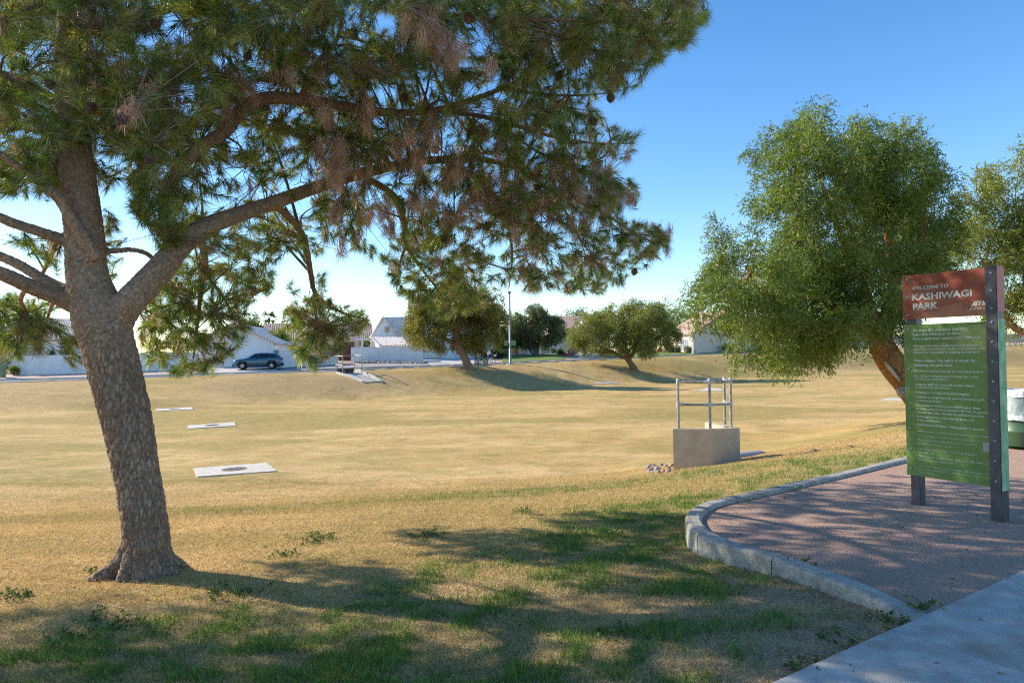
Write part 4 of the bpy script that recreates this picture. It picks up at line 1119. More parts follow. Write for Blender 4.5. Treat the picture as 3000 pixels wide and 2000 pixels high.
# ------------------------------------------------------------------ houses, walls, far side of the street
M['white'] = pmat('white_stucco', (0.74, 0.74, 0.73), (0.84, 0.84, 0.83), scale=3, rough=.9, bump=.06, bscale=12, c3=(0.66, 0.65, 0.62), scale3=.6, amt3=.4)
M['whitedoor'] = pmat('white_door_paint', (0.76, 0.77, 0.78), (0.82, 0.82, 0.82), scale=2, rough=.6)
M['beige'] = pmat('beige_stucco', (0.56, 0.49, 0.41), (0.64, 0.57, 0.49), scale=3, rough=.9, bump=.3, bscale=25)
M['beige2'] = pmat('tan_stucco', (0.50, 0.40, 0.31), (0.58, 0.47, 0.37), scale=3, rough=.9, bump=.3, bscale=25)
M['trim'] = pmat('brown_fascia', (0.26, 0.18, 0.14), (0.33, 0.24, 0.19), scale=5, rough=.8)
M['stone'] = pmat('pinkish_stone_base', (0.42, 0.30, 0.24), (0.56, 0.42, 0.34), scale=5, rough=.9, bump=.4)
M['tile_pale'] = pmat('pale_roof_tile', (0.62, 0.53, 0.48), (0.80, 0.72, 0.66), scale=6, rough=.85, c3=(0.50, 0.39, 0.35), scale3=1.6, amt3=.6)
M['tile_tan'] = pmat('tan_roof_tile', (0.46, 0.31, 0.23), (0.60, 0.44, 0.35), scale=7, rough=.85, c3=(0.38, 0.27, 0.22), scale3=.8, amt3=.5)
M['glass'] = pmat('window_glass', (0.10, 0.13, 0.16), rough=.06, spec=.6)
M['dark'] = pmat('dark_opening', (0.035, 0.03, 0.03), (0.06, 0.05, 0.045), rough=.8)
M['gate'] = pmat('dark_red_wood', (0.10, 0.035, 0.025), (0.16, 0.06, 0.04), scale=8, stretch=(6, 6, 1), rough=.7)
M['rock'] = pmat('river_rock', (0.20, 0.18, 0.17), (0.36, 0.33, 0.31), scale=3, rough=.9, bump=.3)
M['rock_red'] = pmat('red_river_rock', (0.22, 0.13, 0.09), (0.36, 0.24, 0.17), scale=4, rough=.9, bump=.3)
M['green_lawn'] = pmat('watered_lawn', (0.10, 0.155, 0.03), (0.19, 0.25, 0.06), scale=3, detail=8, rough=.95, bump=.6, bscale=15)
M['driveway'] = pmat('driveway_concrete', (0.44, 0.41, 0.38), (0.54, 0.51, 0.47), scale=2, detail=7, rough=.9)
M['greygravel'] = pmat('grey_yard_gravel', (0.24, 0.215, 0.20), (0.38, 0.35, 0.33), scale=6, detail=9, rough=.95, bump=.4)
M['pink'] = pmat('pink_yard_gravel', (0.40, 0.27, 0.22), (0.58, 0.43, 0.37), scale=8, detail=9, rough=.95, bump=.5)

def roof_plane(a, b, c, d, name, mat, parent, B, th=0.12, tw=0.32, th_row=0.42, amp=0.045):
    """tiled slope: a-b along the eave, d-c along the ridge; barrel waves across, stepped courses up the slope"""
    a, b, c, d = [Vector(p) - B for p in (a, b, c, d)]
    W = ((b - a).length + (c - d).length) / 2; H = ((d - a).length + (c - b).length) / 2
    nw = max(6, int(W / tw)) * 4; nh = max(3, int(H / th_row))
    nrm = (b - a).cross(d - a).normalized()
    if nrm.z < 0: nrm = -nrm
    V = []; F_ = []
    rows = []
    for j in range(nh):
        for e in (0, 1):
            v = (j + e) / nh
            row = []
            for i in range(nw + 1):
                u = i / nw
                p = (a * (1 - u) + b * u) * (1 - v) + (d * (1 - u) + c * u) * v
                h = amp * abs(math.cos(math.pi * i / 4)) + (0.03 if e == 0 else 0.0)
                row.append(p + nrm * h)
            rows.append(row)
    n1 = nw + 1
    for r in rows: V += [tuple(p) for p in r]
    for j in range(len(rows) - 1):
        for i in range(nw): F_.append((j * n1 + i, j * n1 + i + 1, (j + 1) * n1 + i + 1, (j + 1) * n1 + i))
    # underside and edges
    k = len(V); V += [tuple(p - nrm * th) for p in (a, b, c, d)]
    mb = MB(); mb.add(V, F_ + [(k, k + 1, k + 2, k + 3)])
    mb.add([tuple(q) for q in (a, b, b - nrm * th, a - nrm * th)], [(0, 1, 2, 3)]); mb.add([tuple(q) for q in (b, c, c - nrm * th, b - nrm * th)], [(0, 1, 2, 3)])
    mb.add([tuple(q) for q in (d, a, a - nrm * th, d - nrm * th)], [(0, 1, 2, 3)]); mb.add([tuple(q) for q in (c, d, d - nrm * th, c - nrm * th)], [(0, 1, 2, 3)])
    return mb.build(name, mat, parent)
def edge_tiles(a, b, mat, parent, B, n, r=0.13, name='rake_tile'):
    """row of barrel tiles capping a roof edge"""
    a = Vector(a) - B; b = Vector(b) - B; d = (b - a) / n
    me = None
    for k in range(n):
        if me is None:
            m_ = MB(); m_.tube([-d * .55, d * .55], [r * 1.08, r * .82], 8); me = m_.mesh(name, True); me.materials.append(mat)
        o = new_obj(name, me, None, parent); o.location = a + d * (k + .5) + Vector((0, 0, 0.03))
def wall_quad(pts, name, mat, parent, B, th=0.2, back=Vector((0, 1, 0))):
    """upright wall panel from world outline points, given thickness"""
    P = [Vector(p) - B for p in pts]; n = len(P)
    mb = MB(); mb.add([tuple(p) for p in P] + [tuple(p + back * th) for p in P], [tuple(range(n)), tuple(range(2 * n - 1, n - 1, -1))] + [(i, n + i, n + (i + 1) % n, (i + 1) % n) for i in range(n)])
    return mb.build(name, mat, parent)
def frame_on(A, U, Z0, u0, u1, z0, z1):
    return None

class Face:
    """a facade: origin at left foot, u along it, n outwards; builds parts in the house's own space"""
    def __init__(s, p0, p1, B, parent):
        s.B = B; s.o = Vector(p0); s.u = Vector((p1[0] - p0[0], p1[1] - p0[1], 0)); s.L = s.u.length; s.u.normalize()
        s.n = Vector((s.u.y, -s.u.x, 0)); s.par = parent
    def P(s, u, z, out=0): return s.o + s.u * u + Vector((0, 0, z)) + s.n * out - s.B
    def slab(s, u0, u1, z0, z1, o0, o1, name, mat, parent=None, bevel=0):
        mb = MB(); q = []
        for o_ in (o0, o1):
            q += [s.P(u0, z0, o_), s.P(u1, z0, o_), s.P(u1, z1, o_), s.P(u0, z1, o_)]
        mb.add([tuple(v) for v in q], [(0, 1, 2, 3), (4, 5, 6, 7), (0, 1, 5, 4), (1, 2, 6, 5), (2, 3, 7, 6), (3, 0, 4, 7)])
        return mb.build(name, mat, parent or s.par, bevel=bevel)
    def garage(s, u0, u1, h, secs=5, z0=0.02):
        fr = s.slab(u0 - .09, u1 + .09, z0, h + .09, 0.0, .03, 'garage_door', M['whitedoor'])
        for k in range(secs):
            a = z0 + (h - z0) * k / secs + .012; b = z0 + (h - z0) * (k + 1) / secs - .012
            s.slab(u0, u1, a, b, .032, .055, 'door_panel', M['whitedoor'], fr, bevel=.008)
        return fr
    def window(s, u0, u1, z0, z1, nx=2, nz=3, frame_mat=None, deep=.02):
        fm = frame_mat or M['whitedoor']
        w = s.slab(u0, u1, z0, z1, .0, deep, 'window', fm)
        dx = (u1 - u0) / nx; dz = (z1 - z0) / nz
        for i in range(nx):
            for j in range(nz):
                s.slab(u0 + dx * i + .035, u0 + dx * (i + 1) - .035, z0 + dz * j + .035, z0 + dz * (j + 1) - .035, deep + .002, deep + .006, 'pane', M['glass'], w)
        s.slab(u0 - .06, u1 + .06, z0 - .09, z0 - .003, 0, .10, 'sill', fm, w)
        return w
def at(px, Y, z=None):
    x = pt(px, 1040, Y).x
    return Vector((x, Y, tz(x, Y) if z is None else z))

def block_wall(name, label, p0, p1, h, mat, B=None, cap=True, piers=(), nb=None, zoff=-.3):
    p0 = Vector(p0); p1 = Vector(p1); B = p0.copy()
    t = thing(name, label, 'wall', tuple(B))
    f = Face(p0, p1, B, t); dz = p1.z - p0.z
    ns = max(1, int(f.L / 4)) if nb is None else nb
    for k in range(ns):
        u0 = f.L * k / ns; u1 = f.L * (k + 1) / ns; z = dz * (k + .5) / ns
        f.slab(u0 + .01, u1 - .01, zoff + z, h + z, -.15, 0, 'wall_panel', mat)
        if cap: f.slab(u0 + .005, u1 - .005, h + z + .002, h + z + .06, -.18, .03, 'cap', mat)
        if k in piers or k == 0 or k == ns - 1:
            uu = u0 if k != ns - 1 else u1
            f.slab(uu - .2, uu + .2, zoff + z, h + z + .04, -.2, .05, 'pier', mat)
    return t

# left white wall and the house behind it
block_wall('garden_wall', 'long white block wall at the left edge behind the pine trunk', at(57, 61.5), at(575, 67), 1.72, M['white'], piers=(2,))
B = at(150, 70)
h = thing('white_house', 'white house with pale tile roof half hidden behind pine needles at far left', 'house', tuple(B))
f = Face(at(-60, 69), at(285, 72.5), B, h); f.slab(0, f.L, -.3, 3.0, -8, 0, 'wall', M['white'])
f.window(3.4, 4.9, 1.2, 2.3); f.window(9, 10.6, 1.0, 2.3)
e0 = f.P(-.5, 2.95, .5) + B; e1 = f.P(f.L + .5, 2.95, .5) + B; r0 = f.P(3.2, 5.4, -4) + B; r1 = f.P(f.L - 3.2, 5.4, -4) + B; k0 = f.P(-.5, 2.95, -8.5) + B; k1 = f.P(f.L + .5, 2.95, -8.5) + B
roof_plane(e0, e1, r1, r0, 'roof', M['tile_pale'], h, B); roof_plane(k1, k0, r0, r1, 'roof', M['tile_pale'], h, B)
roof_plane(k0, e0, r0, r0 + Vector((.01, 0, 0)), 'roof', M['tile_pale'], h, B); roof_plane(e1, k1, r1, r1 + Vector((.01, 0, 0)), 'roof', M['tile_pale'], h, B)

# garage house with the car
B = at(690, 70)
h = thing('white_garage_house', 'white stucco house with gabled double garage behind the teal car', 'house', tuple(B))
p0 = at(572, 69.5); p1 = at(800, 70.3); p0.z = p1.z = B.z
f = Face(p0, p1, B, h); L = f.L; eh = 2.55; ap = 4.35
mb = MB(); mb.add([tuple(f.P(*q)) for q in ((0, -.4), (L, -.4), (L, eh), (L / 2, ap), (0, eh))] + [tuple(f.P(*q, -12)) for q in ((0, -.4), (L, -.4), (L, eh), (L / 2, ap), (0, eh))],
                  [(0, 1, 2, 3, 4), (9, 8, 7, 6, 5), (0, 5, 6, 1), (1, 6, 7, 2), (2, 7, 8, 3), (3, 8, 9, 4), (4, 9, 5, 0)]); mb.build('wall', M['white'], h)
dx = .5
for sgn in (0, 1):
    q0 = f.P(-.5 if sgn == 0 else L + .5, eh - .16, .35) + B; q1 = f.P(-.5 if sgn == 0 else L + .5, eh - .16, -12.4) + B
    s0 = f.P(L / 2, ap + .12, .35) + B; s1 = f.P(L / 2, ap + .12, -12.4) + B
    roof_plane(q0, q1, s1, s0, 'roof', M['tile_pale'], h, B)
    edge_tiles(q0, s0, M['tile_pale'], h, B, 14, .12)
f.slab(-.45, -.44, 0, .1, 0, .01, 'downpipe', M['white'])
g = f.garage(L - 5.5, L - .55, 2.05, 4)
# wall beside it
block_wall('garden_wall', 'white block wall between garage house and pine branch, right of the car', at(827, 68.5), at(985, 74), 1.55, M['white'])
wl = at(806, 71.5); block_wall('gate_wall', 'short white return wall in shade just behind the car', at(803, 72.5), at(829, 69.2), 1.65, M['white'], nb=1)
# tan house behind the palms
B = at(880, 104); h = thing('tan_house', 'tan tile-roofed house far behind the hanging pine branch', 'house', tuple(B))
f = Face(at(775, 102), at(1085, 106), B, h); f.slab(0, f.L, -.3, 3.4, -9, 0, 'wall', M['beige2'])
f.window(2, 3.6, 1.2, 2.5); f.window(9, 10.5, 1.2, 2.5)
e0 = f.P(-.5, 3.35, .5) + B; e1 = f.P(f.L + .5, 3.35, .5) + B; r0 = f.P(-.5, 6.0, -4.5) + B; r1 = f.P(f.L + .5, 6.0, -4.5) + B; k0 = f.P(-.5, 3.35, -9.5) + B; k1 = f.P(f.L + .5, 3.35, -9.5) + B
roof_plane(e0, e1, r1, r0, 'roof', M['tile_tan'], h, B); roof_plane(k1, k0, r0, r1, 'roof', M['tile_tan'], h, B)
wall_quad([f.P(0, 3.4, 0) + B, f.P(0, 3.4, -9) + B, f.P(0, 5.9, -4.5) + B], 'gable', M['beige2'], h, B, back=f.u)

# white house with the clay roof, fence, porch and double garage
B = at(1232, 86)
h = thing('white_house', 'white house with steep tiled gable and two garage doors beyond the street', 'house', tuple(B))
A0 = pt(1088, 988, 85.5); A1 = pt(1176, 990, 84.5); AP = pt(1125, 931, 85.0); RE = pt(1452, 926, 97.0); EV = pt(1462, 985, 95.0)
gz = B.z - .3
gw = wall_quad([Vector((A0.x, A0.y, gz)), Vector((A1.x, A1.y, gz)), A1, AP, A0], 'gable_wall', M['white'], h, B, th=.25, back=Vector((0.3, .95, 0)))
# louvre vent on the gable
vc = pt(1133, 965, 84.75) - B
vent = MB().box(vc.x - .24, vc.x + .24, vc.y - .06, vc.y + .02, vc.z - .34, vc.z + .34).build('gable_vent', M['beige2'], h)
for k in range(6): MB().box(vc.x - .19, vc.x + .19, vc.y - .085, vc.y - .062, vc.z - .29 + k * .1, vc.z - .23 + k * .1).build('louvre', M['stone'], vent)
# front slope, back slope
roof_plane(A1 + Vector((-.1, -.3, -.1)), EV, RE, AP + Vector((-.1, -.2, .08)), 'roof', M['tile_pale'], h, B)
bk0 = A0 + Vector((-.15, .1, -.1)); bk1 = pt(1420, 985, 108)
roof_plane(bk1, bk0, AP + Vector((-.1, -.2, .08)), RE, 'roof', M['tile_pale'], h, B)
edge_tiles(A1 + Vector((-.1, -.35, -.1)), AP + Vector((-.1, -.25, .1)), M['tile_pale'], h, B, 11, .13)
edge_tiles(A0 + Vector((-.12, -.1, -.1)), AP + Vector((-.1, -.25, .1)), M['white'], h, B, 10, .10)
# main front wall with garages
f0 = Vector((A1.x, A1.y, B.z)); f1 = at(1449, 92.0); f1.z = B.z
f = Face(f0, f1, B, h); zt = EV.z - B.z - .1
mb = MB(); mb.add([tuple(v) for v in (f.P(0, -.5), f.P(f.L, -.5), f.P(f.L, zt), f.P(0, zt), f.P(0, -.5, -9), f.P(f.L, -.5, -9), f.P(f.L, zt, -9), f.P(0, zt, -9))], [(0, 1, 2, 3), (4, 5, 6, 7), (0, 1, 5, 4), (1, 2, 6, 5), (2, 3, 7, 6), (3, 0, 4, 7)]); mb.build('wall', M['white'], h)
L = f.L
def upx(px):  # where along the facade a photo column falls
    d = ray(px, 1040); k = (f.o.x * d.y - f.o.y * d.x) / (f.u.y * d.x - f.u.x * d.y); return k
f.garage(upx(1236), upx(1303), 2.15, 7); f.garage(upx(1326), upx(1404), 2.15, 7)
f.slab(upx(1308), upx(1320), 0, 2.1, 0, .04, 'side_door', M['whitedoor'])
# lean-to roof over the wing in front
t0 = pt(1085, 988, 83.0); t1 = pt(1177, 988, 83.0); b0 = pt(1114, 1013, 80.2); b1 = pt(1205, 1011, 80.2)
roof_plane(b0, b1, t1, t0, 'wing_roof', M['tile_pale'], h, B, amp=.06); edge_tiles(b0 + Vector((0, 0, .02)), t0, M['tile_pale'], h, B, 9, .13)
wall_quad([Vector((t0.x + .1, t0.y, gz)), Vector((b0.x + .15, b0.y + .25, gz)), b0 + Vector((.15, .25, -.12)), t0 + Vector((.1, 0, -.12))], 'wing_wall', M['white'], h, B, th=.2, back=Vector((1, 0, 0)))
wall_quad([Vector((b0.x + .16, b0.y + .3, gz)), Vector((b1.x - .15, b1.y + .3, gz)), b1 + Vector((-.15, .3, -.12)), b0 + Vector((.16, .3, -.12))], 'wing_wall', M['white'], h, B, th=.2)
# porch
pr = MB(); q0 = pt(1022, 993, 84) - B; q1 = pt(1086, 991, 84) - B
pr.box(q0.x, q1.x, q0.y - 1.5, q0.y + 2.0, q0.z - .18, q0.z + .04); porch = pr.build('porch_roof', M['white'], h)
for pxx in (1030, 1061):
    w = pt(pxx, 1000, 82.8) - B; MB().box(w.x - .11, w.x + .11, w.y - .11, w.y + .11, gz - B.z, q0.z - .19).build('porch_post', M['white'], h)
block_wall('garden_wall', 'white block fence with rock strip at its foot before the tiled house', at(1028, 78), at(1234, 78.6), 1.7, M['white'], piers=(2,))
B = at(1015, 80); gt = thing('wooden_gate', 'dark red-brown gate standing left of the white block fence', 'gate', tuple(B))
for k in range(7): MB().box(-.9 + k * .26, -.9 + k * .26 + .25, -.03, .03, 0, 2.2).build('plank', M['gate'], gt)
MB().box(-.95, .95, .032, .09, .4, .55).build('rail', M['gate'], gt); MB().box(-.95, .95, .032, .09, 1.6, 1.75).build('rail', M['gate'], gt)
# bench on the driveway
B = at(1317, 84.8); bn = thing('white_bench', 'small white bench against the garage wall', 'bench', tuple(B), R(25))
MB().box(-.55, .55, -.2, .2, .42, .48).build('seat', M['whitedoor'], bn)
for sx in (-.5, .5):
    for sy in (-.16, .16): MB().box(sx - .04, sx + .04, sy - .03, sy + .03, 0, .42).build('leg', M['whitedoor'], bn)
MB().box(-.55, .55, -.17, -.13, .16, .21).build('stretcher', M['whitedoor'], bn)
# river rocks at the foot of the fence
rk = []
for s_ in range(4):
    m_ = MB().ellipsoid((0, 0, 0), (.16, .12, .09), 8, 5)
    me = m_.mesh('river_rock', True)
    for v in me.vertices: v.co *= 1 + .25 * mnoise.noise(v.co * 9 + Vector((s_ * 5, 0, 0)))
    rk.append(me)
rngk = np.random.RandomState(9)
def rock_set(name, pts_, mats, lab):
    mm = []
    for me in rk:
        for mt in mats:
            c = me.copy(); c.materials.append(mt); mm.append(c)
    for i, (p, s_) in enumerate(pts_):
        o = new_obj(name, mm[i % len(mm)]); o.location = p; o.scale = (s_, s_, s_ * .9); o.rotation_euler = (rngk.uniform(-.3, .3), rngk.uniform(-.3, .3), rngk.uniform(0, 6)); tag(o, lab, 'rock', lab)
rkm = MB()
for k in range(260):
    px = 1040 + 205 * rngk.rand(); Yk = 76.0 + 1.8 * rngk.rand(); p = at(px, Yk); s_ = rngk.uniform(.7, 1.7)
    rkm.ellipsoid((p.x, p.y, p.z + .07), (.16 * s_, .13 * s_, .11 * s_), 7, 5)
o = stuff(rkm.build('rock_strip', M['rock'], smooth=True)); o['label'] = 'strip of grey river rock under the white block fence'; o['category'] = 'rocks'

# driveways, lawns, yards
def px_sheet(name, c, mat, off): return sheet(name, [(at(a, Y).x, Y) for a, Y in c], mat, off, 10, 8)
def to_edge(px):   # depth where the far kerb crosses a photo column
    lo, hi = 40, 160
    for _ in range(40):
        mid = (lo + hi) / 2; x = at(px, mid).x
        if mid - float(g_edge(x)) > ROAD_W - .3: hi = mid
        else: lo = mid
    return mid
px_sheet('driveway', [(560, to_edge(560)), (815, to_edge(815)), (806, 70.2), (590, 69.4)], M['driveway'], .06)
px_sheet('driveway', [(1262, to_edge(1262)), (1452, to_edge(1452)), (1440, 91), (1236, 84.5)], M['driveway'], .06)
px_sheet('front_lawn', [(1470, to_edge(1470)), (1655, to_edge(1655)), (1640, 101), (1475, 93)], M['green_lawn'], .07)
px_sheet('driveway', [(1495, 96.5), (1655, 103.5), (1650, 112), (1520, 106)], M['driveway'], .075)
px_sheet('driveway', [(1695, to_edge(1695)), (1760, to_edge(1760)), (1760, 116), (1690, 114)], M['driveway'], .06)
px_sheet('front_lawn', [(1775, to_edge(1775)), (2250, to_edge(2250)), (2260, 112), (1800, 104)], M['green_lawn'], .07)
px_sheet('gravel_yard', [(-60, to_edge(-60)), (560, to_edge(560)), (575, 68), (-60, 62)], M['pink'], .05)
px_sheet('gravel_yard', [(815, to_edge(815)), (1262, to_edge(1262)), (1236, 79), (827, 69)], M['greygravel'], .05)
px_sheet('gravel_yard', [(2270, to_edge(2270)), (3200, to_edge(3200)), (3150, 165), (2290, 125)], M['pink'], .05)

# beige houses behind the olive tree
B = at(1530, 112); h = thing('beige_house', 'low beige house with garage bay behind the olive tree', 'house', tuple(B))
f = Face(at(1440, 110), at(1605, 114), B, h); f.slab(0, f.L, -.4, 2.7, -9, 0, 'wall', M['beige'])
def upx2(f, px):
    d = ray(px, 1040); return (f.o.x * d.y - f.o.y * d.x) / (f.u.y * d.x - f.u.x * d.y)
f.slab(upx2(f, 1509), upx2(f, 1519), 0, 2.3, 0, .03, 'door', M['trim']); f.window(upx2(f, 1528), upx2(f, 1536), .7, 2.1)
f.slab(upx2(f, 1518), upx2(f, 1524), 0, 2.7, .002, .5, 'pillar', M['beige'])
f.garage(upx2(f, 1545), upx2(f, 1583), 2.1, 4)
e0 = f.P(-.5, 2.7, .6) + B; e1 = f.P(f.L + .5, 2.7, .6) + B; r0 = f.P(2.5, 5.0, -4.5) + B; r1 = f.P(f.L - 1.5, 5.0, -4.5) + B; k0 = f.P(-.5, 2.7, -9.5) + B; k1 = f.P(f.L + .5, 2.7, -9.5) + B
roof_plane(e0, e1, r1, r0, 'roof', M['tile_tan'], h, B); roof_plane(k1, k0, r0, r1, 'roof', M['tile_tan'], h, B); roof_plane(k0, e0, r0, r0 + Vector((.01, 0, 0)), 'roof', M['tile_tan'], h, B); roof_plane(e1, k1, r1, r1 + Vector((.01, 0, 0)), 'roof', M['tile_tan'], h, B)
B = at(1680, 120); h = thing('cream_house', 'cream two-level house with bright white garage door between the olive tree and acacia', 'house', tuple(B))
f = Face(at(1606, 115), at(1762, 119), B, h); f.slab(0, f.L, -.4, 4.3, -10, 0, 'wall', M['beige'])
f.garage(upx2(f, 1620), upx2(f, 1641), 2.0, 4); f.slab(upx2(f, 1607), upx2(f, 1612), 0, 2.6, .002, .3, 'pillar', M['white'])
f.window(upx2(f, 1655), upx2(f, 1668), 2.3, 3.6); f.window(upx2(f, 1706), upx2(f, 1720), .8, 2.2)
e0 = f.P(-.5, 4.2, .6) + B; e1 = f.P(f.L + .5, 4.2, .6) + B; r0 = f.P(-.5, 6.6, -4.7) + B; r1 = f.P(f.L + .5, 6.6, -4.7) + B; k0 = f.P(-.5, 4.2, -10.5) + B; k1 = f.P(f.L + .5, 4.2, -10.5) + B
roof_plane(e0, e1, r1, r0, 'roof', M['tile_tan'], h, B); roof_plane(k1, k0, r0, r1, 'roof', M['tile_tan'], h, B)
# cross gable
ga = f.P(5.2, 4.2, .9) + B; gb = f.P(8.6, 4.2, .9) + B; gc = f.P(6.9, 5.7, .9) + B
wall_quad([ga, gb, gc], 'gable', M['white'], h, B, th=1.5, back=-f.n)

# beige house with the gridded window
C0 = at(2032, 100); B = C0.copy()
h = thing('beige_house', 'beige house with broad tan tile roof and white gridded window at right', 'house', tuple(B))
cl = at(1972, 107.5); cr = at(2235, 113); cl.z = cr.z = C0.z
eh = pt(2032, 972, 100).z - C0.z
f = Face(cl, C0, B, h); g2 = Face(C0, cr, B, h)
RN = pt(2130, 906, 106.5); RF = pt(1952, 923, 117); 
f.slab(0, f.L, -.5, eh, -.25, 0, 'wall', M['beige'])
f.window(upx2(f, 1995), upx2(f, 2018), .55, 2.05, 4, 5)
f.slab(0, f.L + .06, -.5, .62, .002, .07, 'stone_base', M['stone'])
back = (cr - C0).normalized()
half = (RN - C0).dot(back)
gp = [g2.P(0, -.5) + B, g2.P(g2.L, -.5) + B, g2.P(g2.L, eh) + B, g2.P(min(half, g2.L), RN.z - B.z - .15) + B, g2.P(0, eh) + B]
wall_quad(gp, 'gable_wall', M['beige'], h, B, th=.25, back=-g2.n)
g2.slab(-.06, .55, -.5, .62, .002, .07, 'stone_base', M['stone'])
ov = Vector((g2.n.x, g2.n.y, 0)) * .4; out = f.n * .45
q_near = C0 + Vector((0, 0, eh - .18)) + ov + out; q_far = cl + Vector((0, 0, eh - .18)) + out
rn = g2.P(min(half, g2.L), RN.z - B.z) + B + ov; rf = rn + (cl - C0) * 1.55; 
q_far2 = q_near + (cl - C0) * 1.55
roof_plane(q_near, q_far2, rf, rn, 'roof', M['tile_tan'], h, B, amp=.03)
hb = C0 + (cr - C0) * (2 * half / g2.L) + Vector((0, 0, eh - .18)) + ov
roof_plane(hb + (cl - C0) * 1.55, hb, rn, rf, 'roof', M['tile_tan'], h, B, amp=.03)
edge = MB(); a = q_near - B; b = rn - B; dn = Vector((0, 0, -.28)); nn = ov.normalized() * .06
edge.add([tuple(v) for v in (a + nn, b + nn, b + nn + dn, a + nn + dn, a - nn, b - nn, b - nn + dn, a - nn + dn)], [(0, 1, 2, 3), (4, 5, 6, 7), (0, 1, 5, 4), (1, 2, 6, 5), (2, 3, 7, 6), (3, 0, 4, 7)]); edge.build('fascia', M['trim'], h)
edge = MB(); a = q_near - B; b = q_far2 - B; dn = Vector((0, 0, -.26)); nn = f.n * .05
edge.add([tuple(v) for v in (a + nn, b + nn, b + nn + dn, a + nn + dn, a - nn, b - nn, b - nn + dn, a - nn + dn)], [(0, 1, 2, 3), (4, 5, 6, 7), (0, 1, 5, 4), (1, 2, 6, 5), (2, 3, 7, 6), (3, 0, 4, 7)]); edge.build('fascia', M['trim'], h)
edge_tiles(rn, rf, M['tile_tan'], h, B, 22, .11, 'ridge_tile')
w0 = cl + (cl - C0).normalized() * 5.5 + f.n * -1.6; w1 = cl + f.n * -1.6
f3 = Face(w0, w1, B, h); f3.slab(0, f3.L, -.5, eh - .1, -.25, 0, 'wall', M['beige']); f3.window(1.6, 3.1, .6, 1.9, 4, 4)
# cream block wall and car at the far right
block_wall('boundary_wall', 'long cream block wall beyond the street behind the big tree', at(2330, 128), at(3150, 150), 1.75, pmat('cream_block', (0.58, 0.48, 0.38), (0.70, 0.60, 0.49), scale=4, rough=.9, bump=.4), nb=14)
# ------------------------------------------------------------------ park sign
M['sred'] = pmat('sign_red', (0.20, 0.034, 0.015), (0.27, 0.055, 0.025), scale=2, detail=6, rough=.38, c3=(0.33, 0.11, 0.07), scale3=3, amt3=.25, coat=.3, spec=.5)
M['sgreen'] = pmat('sign_green', (0.085, 0.175, 0.035), (0.12, 0.24, 0.055), scale=1.6, detail=6, rough=.42, c3=(0.14, 0.17, 0.05), scale3=1.5, amt3=.5, coat=.3, spec=.5)
M['sred2'] = pmat('faded_sign_red', (0.52, 0.20, 0.17), (0.72, 0.46, 0.42), scale=14, detail=8, rough=.6, stretch=(1, 1, .5), lo=.5, hi=.75)
M['sgreen2'] = pmat('faded_sign_green', (0.20, 0.40, 0.18), (0.45, 0.60, 0.40), scale=14, detail=8, rough=.6, stretch=(1, 1, .5), lo=.45, hi=.7)
M['post'] = pmat('dark_steel', (0.055, 0.058, 0.075), (0.085, 0.088, 0.105), scale=9, rough=.42, metallic=.35, spec=.5)
M['bolt'] = pmat('bolt_steel', (0.28, 0.33, 0.36), (0.42, 0.46, 0.48), scale=30, rough=.4, metallic=.6)
M['ink'] = pmat('sign_lettering', (0.62, 0.63, 0.55), (0.50, 0.52, 0.44), scale=8, rough=.5)
M['ink_faint'] = pmat('worn_lettering', (0.48, 0.56, 0.42), (0.34, 0.43, 0.27), scale=14, rough=.5)
M['ink_worn'] = pmat('faded_lettering', (0.70, 0.73, 0.62), (0.50, 0.57, 0.42), scale=14, detail=6, rough=.5)
sl = plane(2668, 1476, 0.0); sr = plane(2912, 1521, 0.0)
sx = (sr - sl); SL = sx.length; rotz = math.atan2(sx.y, sx.x)
S0 = thing('park_sign', 'tall red and green welcome sign on two dark steel posts in the gravel bed', 'sign', tuple(sl), rotz)
H = 2.38
lp = MB().box(0.0, 0.095, 0.012, 0.11, -0.25, H - .01).build('post', M['post'], S0, bevel=.004)
rp = MB().box(SL, SL + 0.098, -0.055, 0.075, -0.25, H + .005).build('post', M['post'], S0, bevel=.004)
RZ0, RZ1, GZ0, GZ1 = 1.925, 2.378, 0.305, 1.865
X0, X1 = -0.028, SL - 0.002
pr_ = MB().box(X0, X1, -0.006, 0.008, RZ0, RZ1).build('red_panel', M['sred'], S0, bevel=.002); pr_['label'] = 'rusty red welcome panel'
pg_ = MB().box(X0, X1, -0.006, 0.008, GZ0, GZ1).build('green_panel', M['sgreen'], S0, bevel=.002); pg_['label'] = 'green panel of park rules'
MB().box(SL + .100, SL + .106, -0.05, 0.07, RZ0 + .03, H).build('side_strip', M['sred2'], S0)['label'] = 'faded red side strip'
MB().box(SL + .100, SL + .106, -0.05, 0.07, GZ0 - .02, GZ1 + .02).build('side_strip', M['sgreen2'], S0)['label'] = 'faded green side strip'
bolt_me = MB().ellipsoid((0, 0, 0), (.0085, .007, .0085), 8, 6).tube([(0, 0.004, 0), (0, -0.003, 0)], .012, 10).mesh('bolt', True); bolt_me.materials.append(M['bolt'])
for z in (2.315, 2.15, 1.985, 1.855, 1.67, 1.485, 1.30, 1.115, 0.93, 0.745, 0.56, 0.37):
    o = new_obj('bolt', bolt_me, None, S0); o.location = (SL + .055, -.060, z)
for z in (2.335, 2.15, 1.965, 1.82, 1.615, 1.41, 1.20, .995, .79, .58, .37):
    o = new_obj('bolt', bolt_me, None, S0); o.location = (0.022, -.010, z)
for x in (0.3, 0.52):
    o = new_obj('bolt', bolt_me, None, S0); o.location = (x, -.010, RZ1 - .016); o.scale = (.5, .5, .5)
Za, Zb = (sl.y), (sr.y)
def sfrac(s): return s * Za / (Zb * (1 - s) + s * Za)
